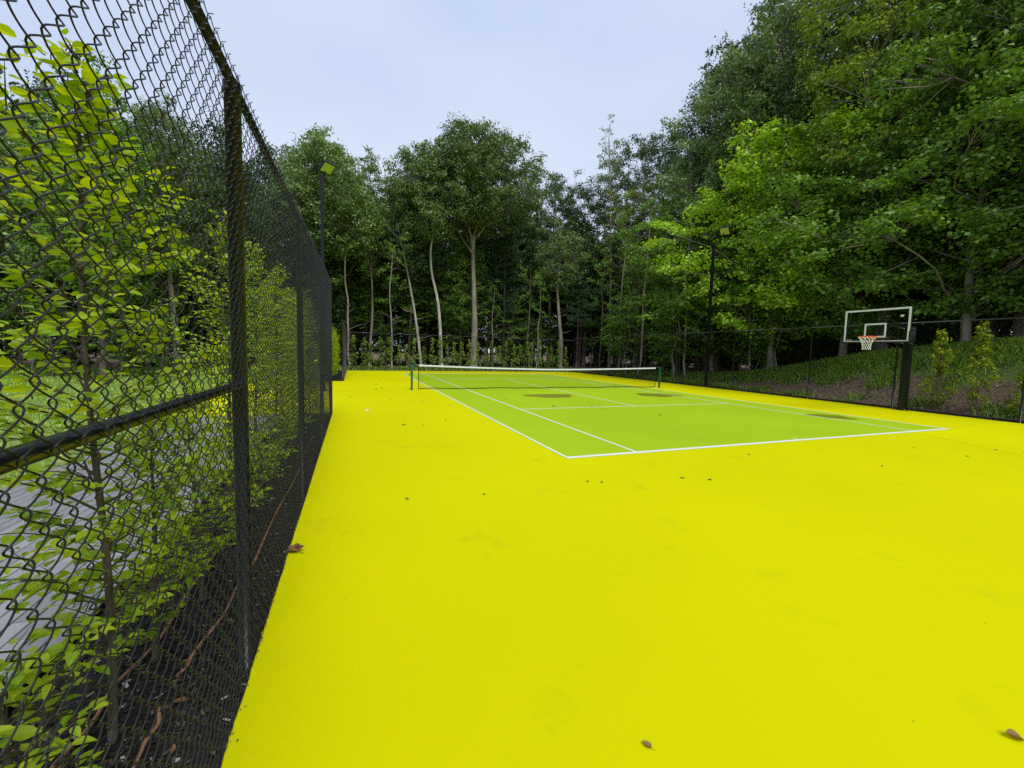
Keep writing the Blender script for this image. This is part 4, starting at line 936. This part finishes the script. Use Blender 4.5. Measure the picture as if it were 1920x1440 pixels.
def hornbeam(seed, H, R, z0=0.18, step=0.036, leaf=0.060):
    rg = np.random.default_rng(seed); w = MB(); mats = []
    lean = rg.normal(0, 0.05, 2)
    ax = lambda z: np.array([lean[0] * z / H + 0.012 * math.sin(z * 3 + seed), lean[1] * z / H + 0.012 * math.sin(z * 2.3), z])
    w.tube([ax(z) for z in np.linspace(-0.08, H, 14)], np.linspace(0.019, 0.003, 14), 8)
    z = z0; a = rg.uniform(0, 6.28)
    while z < H:
        u = (z - z0) / (H - z0); a += 2.4 + rg.normal(0, 0.35)
        l = R * (0.55 + 0.6 * math.sin(math.pi * min(1, u * 0.85 + 0.12))) * rg.uniform(0.55, 1.15) * (1.0 if u < 0.8 else 1.25 - u * 0.8)
        el = rg.uniform(0.25, 0.75) + 0.45 * u; d = np.array([math.cos(a) * math.cos(el), math.sin(a) * math.cos(el), math.sin(el)])
        s = ax(z); P = [s + d * l * t + np.array([0, 0, -0.18 * l * t * t]) + rg.normal(0, 0.008, 3) for t in (0, 0.35, 0.7, 1.0)]
        w.tube(P, [0.0055, 0.0042, 0.003, 0.0015], 4, cap=False)
        twigs = [(P, 0.2)]
        for t0 in (0.25, 0.45, 0.65, 0.8):
            if l > 0.12:
                b0 = s + d * l * t0; sd_ = norm(np.cross(d, [0, 0, 1]) * rg.choice((-1, 1)) + d * 0.8 + np.array([0, 0, rg.uniform(-.1, .3)])); tl = l * rg.uniform(0.3, 0.5)
                T = [b0, b0 + sd_ * tl * 0.5, b0 + sd_ * tl - np.array([0, 0, tl * .1])]; w.tube(T, [0.003, 0.0022, 0.001], 3, cap=False); twigs.append((T, 0.05))
        for T, t_from in twigs:
            T = np.array(T); ln = np.linalg.norm(np.diff(T, axis=0), axis=1).sum(); k = max(2, int(ln * (1 - t_from) / 0.027)); sgn = 1
            for q in range(k + 1):
                t = t_from + (1 - t_from) * q / k; i = min(int(t * (len(T) - 1)), len(T) - 2); f = t * (len(T) - 1) - i
                p = T[i] * (1 - f) + T[i + 1] * f; td = norm(T[i + 1] - T[i]); sgn = -sgn
                sd_ = norm(np.cross(td, [0, 0, 1.0])) * sgn
                x = norm(td * (0.55 if q < k else 1.5) + sd_ * 0.9 + np.array([0, 0, rg.uniform(-0.55, 0.1)]))
                up_ = norm(np.array([0, 0, 1.0]) + rg.normal(0, 0.38, 3)); y = norm(np.cross(up_, x)); zz_ = np.cross(x, y)
                L = leaf * rg.uniform(0.6, 1.2)
                mats.append((np.column_stack([x, y, zz_]) * L, p + x * 0.008))
        z += step * rg.uniform(0.7, 1.3)
    return w, mats

def join_leaves(mats, rg):
    mb = MB()
    for R_, p in mats:
        V, F = LEAFS[rg.integers(4)]; mb.add(V @ R_.T + p, F)
    return mb

def place_hornbeam(seed, H, R, loc, label, singles, **kw):
    rg = np.random.default_rng(seed + 5000); w, mats = hornbeam(seed, H, R, **kw)
    root = empty('hornbeam_sapling', loc, 0, label, 'sapling', 'hornbeams planted along the left fence')
    w.build('stem', MAT['stem'], root, True)
    if singles:
        cam_l = np.array([-8.68 - loc[0], -17.67 - loc[1], 1.69 - loc[2]])
        order = sorted(range(len(mats)), key=lambda i: np.linalg.norm(mats[i][1] - cam_l))[:300]
        for i in order:
            R_, p = mats[i]; o = link('leaf', LEAFM[rg.integers(4)], root)
            o.matrix_basis = Matrix(np.vstack([np.column_stack([R_, p]), [0, 0, 0, 1]]).tolist())
        keep = set(order); mats = [m for i, m in enumerate(mats) if i not in keep]
    if mats: tag(join_leaves(mats, rg).build('foliage', MAT['fresh_leaf'], root), kind='stuff')
    return root
place_hornbeam(401, 2.3, 0.34, (-9.68, -16.5, -0.03), 'yellow-green hornbeam sapling cut by the left edge of the picture', True, z0=1.15, leaf=0.055)
place_hornbeam(410, 0.62, 0.30, (-9.72, -15.95, -0.03), 'knee-high hornbeam sapling in the bottom left corner of the picture', True, z0=0.1, leaf=0.058)
place_hornbeam(402, 2.78, 0.41, (-9.66, -15.5, -0.03), 'large yellow-green hornbeam sapling seen through the near mesh', True, z0=0.45, leaf=0.062)
place_hornbeam(403, 1.35, 0.30, (-9.70, -15.0, -0.03), 'low hornbeam sapling beside the large one below the mid rail', True)
place_hornbeam(404, 2.75, 0.40, (-9.66, -13.55, -0.03), 'hornbeam sapling just left of the near fence post', True)
place_hornbeam(409, 1.5, 0.36, (-9.64, -14.45, -0.03), 'short hornbeam sapling between the large one and the near post', True)
hb = place_hornbeam(405, 2.8, 0.40, (-9.68, -12.5, -0.03), 'hornbeam sapling in the row past the near fence post', False)
hc = place_hornbeam(406, 2.7, 0.38, (-9.66, -11.5, -0.03), 'hornbeam sapling in the row past the near fence post', False)
for i, y in enumerate((-10.5, -9.5, -8.5, -7.5, -6.6)):
    o = copy_tree((hb, hc)[i % 2]); o.location = (-9.67, y, -0.03); o.rotation_euler = (0, 0, 1.1 + i * 1.3)
_row = sorted((o for o in C.objects if o.parent is None and o.name.startswith('hornbeam_sapling') and o.location.y > -13), key=lambda o: o.location.y)
for i, o in enumerate(_row): o["label"] = '%s hornbeam sapling past the near post, counting away along the fence' % ordinal(i + 1)
y2 = copy_tree(hb); y2.location = (-9.72, 5.65, -0.03); y2.rotation_euler = (0, 0, 0.6); y2.scale = (1.15, 1.15, 1.06); y2["label"] = 'bright yellow-green hornbeam standing in the gap at the end of the far left fence'
for i in range(6):
    o = copy_tree((hb, hc)[i % 2]); o.location = (-9.85, 7.0 + i * 1.5, -0.03); o.rotation_euler = (0, 0, i * 1.9); o["label"] = '%s hornbeam sapling behind the far left fence, counting away from the gap' % ordinal(i + 1)

# drip tubing on the bed
def hose(P, label):
    P = np.array(P); t = np.linspace(0, len(P) - 1, 40); Q = np.column_stack([np.interp(t, np.arange(len(P)), P[:, i]) for i in range(3)])
    Q[:, 0] += 0.012 * np.sin(t * 5); Q[:, 2] += 0.004 * np.sin(t * 7)
    tag(MB().tube(Q, 0.0085, 8).build('drip_hose', MAT['hose'], None, True), label, 'hose')
hose([(-9.82, -16.6, -0.01), (-9.79, -15.62, -0.006), (-9.78, -15.24, -0.004), (-9.73, -14.8, -0.01), (-9.74, -13.6, -0.012), (-9.72, -11, -0.015), (-9.72, -8, -0.015)], 'long brown drip hose running along the row of saplings')
hose([(-9.49, -16.1, -0.012), (-9.5, -15.6, -0.008), (-9.53, -15.4, -0.02)], 'short piece of orange-brown hose at the bottom of the bed')
hose([(-9.53, -15.2, -0.01), (-9.49, -15.05, -0.004), (-9.44, -14.46, -0.004), (-9.42, -13.9, -0.008), (-9.40, -12, -0.014), (-9.40, -9, -0.014)], 'brown drip hose lying close behind the near post')

# ------------------------------------------------------------------ fallen leaves and scraps on the court
def dry_leaf_mesh(seed, curl):
    rg = np.random.default_rng(seed); V, F = leaf_shape(-0.25 * curl, 0.8 * curl); V = V + np.c_[np.zeros((len(V), 2)), rg.normal(0, 0.035, len(V))]
    V[:, 2] -= V[:, 2].min(); mb = MB(); mb.add(V - [0.5, 0, 0], F); mb.tube([(-0.5, 0, 0.02), (-0.72, 0.05, 0.02), (-0.85, 0.0, 0.05)], 0.014, 4); return mb.mesh('fallen_leaf', MAT['dry_leaf'])
DL = [dry_leaf_mesh(500 + i, c) for i, c in enumerate((0.5, 1.0, 1.5, 0.8))]
def leaf_at(x, y, L, rz, k, label, group=None, z=0.002, name='fallen_leaf'):
    o = link(name, DL[k % 4], None, (x, y, z)); o.rotation_euler = (0, 0, rz); o.scale = (L, L, L); tag(o, label, 'leaf', group); return o
leaf_at(-7.5, -16.33, 0.045, 2.2, 1, 'small brown leaf near the bottom centre of the court')
leaf_at(-5.9, -16.86, 0.075, 2.6, 2, 'brown leaf cut by the right edge near the bottom corner')
leaf_at(-7.24, -13.09, 0.05, 0.4, 0, 'brown leaf lying left of the near court corner')
leaf_at(-5.63, -13.1, 0.05, 1.2, 3, 'brown leaf lying just in front of the near court corner')
leaf_at(-8.12, -13.0, 0.045, 2.9, 2, 'brown leaf between the fence and the near court corner')
rl = random.Random(12)
for i in range(60):
    if i < 36: x, y = rl.uniform(-8.9, -5.6), rl.uniform(-9, 14)
    elif i < 50: x, y = rl.uniform(-5.4, 5.4), rl.uniform(-11, 4)
    else: x, y = rl.uniform(-7.5, 6), rl.uniform(-14.5, -12.2)
    leaf_at(x, y, rl.uniform(0.05, 0.10) if y > -9 else rl.uniform(0.03, 0.06), rl.uniform(0, 6.28), i, 'tiny dry leaf scattered on the court surface', 'tiny dry leaves on the court', 0.01 if abs(x) < 5.5 and abs(y) < 11.9 else 0.002)
# crumpled oak leaf at the fence foot
mb = MB(); rg = np.random.default_rng(77)
for k in range(5):
    a = np.linspace(0, 6.283, 15)[:-1]; r_ = 0.032 * (1 + 0.35 * np.sin(a * 4 + k)) * rg.uniform(0.7, 1.2)
    P = np.c_[r_ * np.cos(a) * 1.4, r_ * np.sin(a), 0.016 * np.sin(a * 3 + k) + rg.normal(0, 0.005, 14) + 0.02] + np.r_[rg.normal(0, 0.018, 2), 0.006 * k]
    c = P.mean(0) + [0, 0, 0.014]; mb.add(np.vstack([P, c]), [(i, (i + 1) % 14, 14) for i in range(14)])
cl = mb.build('fallen_leaf', MAT['dry_leaf'], None, False, (-9.135, -13.96, 0.0)); tag(cl, 'large crumpled brown leaf at the foot of the near fence', 'leaf')
MB().tube([(0.02, -0.01, 0.01), (0.05, -0.045, 0.006), (0.075, -0.06, 0.01)], 0.0018, 5).build('leaf_stalk', MAT['stem'], cl, True)
mb = MB(); mb.add([(-.06, -.03, 0), (.05, -.045, .012), (.07, .03, .004), (-.04, .04, .018), (0, 0, .03)], [(0, 1, 4), (1, 2, 4), (2, 3, 4), (3, 0, 4)])
tag(mb.build('paper_scrap', MAT['net_white'], None, False, (-8.33, -5.85, 0.002)), 'small white scrap of paper on the yellow apron', 'litter')
# dry leaves caught in the bed
for i in range(16):
    leaf_at(rl.uniform(-10.0, -9.25), rl.uniform(-16.1, -13.5), rl.uniform(0.03, 0.06), rl.uniform(0, 6.28), i, 'dry leaf lying on the black mulch bed', 'dry leaves on the mulch', -0.02)

# ------------------------------------------------------------------ grass and weeds
def blades(name, P, h0, h1, label, lean=0.5, wid=0.012, mat='grass'):
    n = len(P); a = rng.uniform(0, 6.283, n); d = np.c_[np.cos(a), np.sin(a), np.zeros(n)]; s = np.c_[-d[:, 1], d[:, 0], np.zeros(n)]
    h = rng.uniform(h0, h1, n)[:, None]; l = rng.uniform(0.1, lean, n)[:, None] * h; w = wid * rng.uniform(0.6, 1.5, n)[:, None]; up = np.array([0, 0, 1.0])
    V = np.stack([P - s * w, P + s * w, P + d * l * 0.4 + up * h * 0.6 + s * w * 0.7, P + d * l + up * h * 0.98, P + d * l * 0.4 + up * h * 0.6 - s * w * 0.7], 1).reshape(-1, 3)
    o = link(name, mesh_np(name, V, np.arange(n * 5).reshape(-1, 5), MAT[mat])); tag(o, label, kind='stuff')
P = np.c_[rng.uniform(9.5, 19, 130000), rng.uniform(-16, 12, 130000)]
zc = ground_z(P[:, 0], P[:, 1]); tt = (P[:, 0] - right_x(P[:, 1]) - 0.45) / 3.6
clu = np.sin(P[:, 0] * 2.1 + P[:, 1] * 1.3) * np.sin(P[:, 1] * 1.7 - P[:, 0]) + rng.normal(0, 0.35, len(P))
keep = (tt > 0.0) & ((tt + clu * 0.16 > 0.52) | ((tt < 0.22) & (clu > 0.25))) & (P[:, 0] < 16 + rng.uniform(0, 3, len(P)))
P3 = np.c_[P, zc][keep]
blades('bank_grass', P3, 0.12, 0.42, 'long grass and weeds growing on the bank', 0.8, 0.0065)
Pw = P3[rng.choice(len(P3), min(6000, len(P3)), replace=False)]
c, nr, sz = clump_leaves(rng, Pw + [0, 0, 0.16], np.full(len(Pw), 0.16), 9, 0.09, 0.8, 0.8); V, F = leaf_quads(c, nr, sz, rng, 0.6)
tag(link('bank_weeds', mesh_np('bank_weeds', V, F, MAT['maple_dark'])), 'leafy weeds among the grass on the bank', kind='stuff')
P = np.c_[rng.uniform(-26, -12.5, 45000), rng.uniform(-13, 13, 45000), np.full(45000, -0.03)]
ok = (P[:, 0] < -13.7) | (P[:, 1] < -6); P = P[ok]
blades('lawn_grass', P, 0.04, 0.10, 'short grass blades of the lawn', 0.8, 0.012)
P = np.c_[rng.uniform(-30, -14, 6000), rng.uniform(5, 12, 6000), np.full(6000, -0.05)]; P = P[(P[:, 1] > 7.5 - (P[:, 0] + 14) * 0.1)]
blades('rough_grass', P, 0.2, 0.6, 'long rough grass at the far edge of the lawn', 0.6, 0.016)
P = np.c_[rng.uniform(-12, 14, 5000), rng.uniform(15.9, 20, 5000), np.full(5000, -0.06)]
blades('woodland_grass', P, 0.1, 0.4, 'sparse grass along the foot of the far fence', 0.7, 0.014)
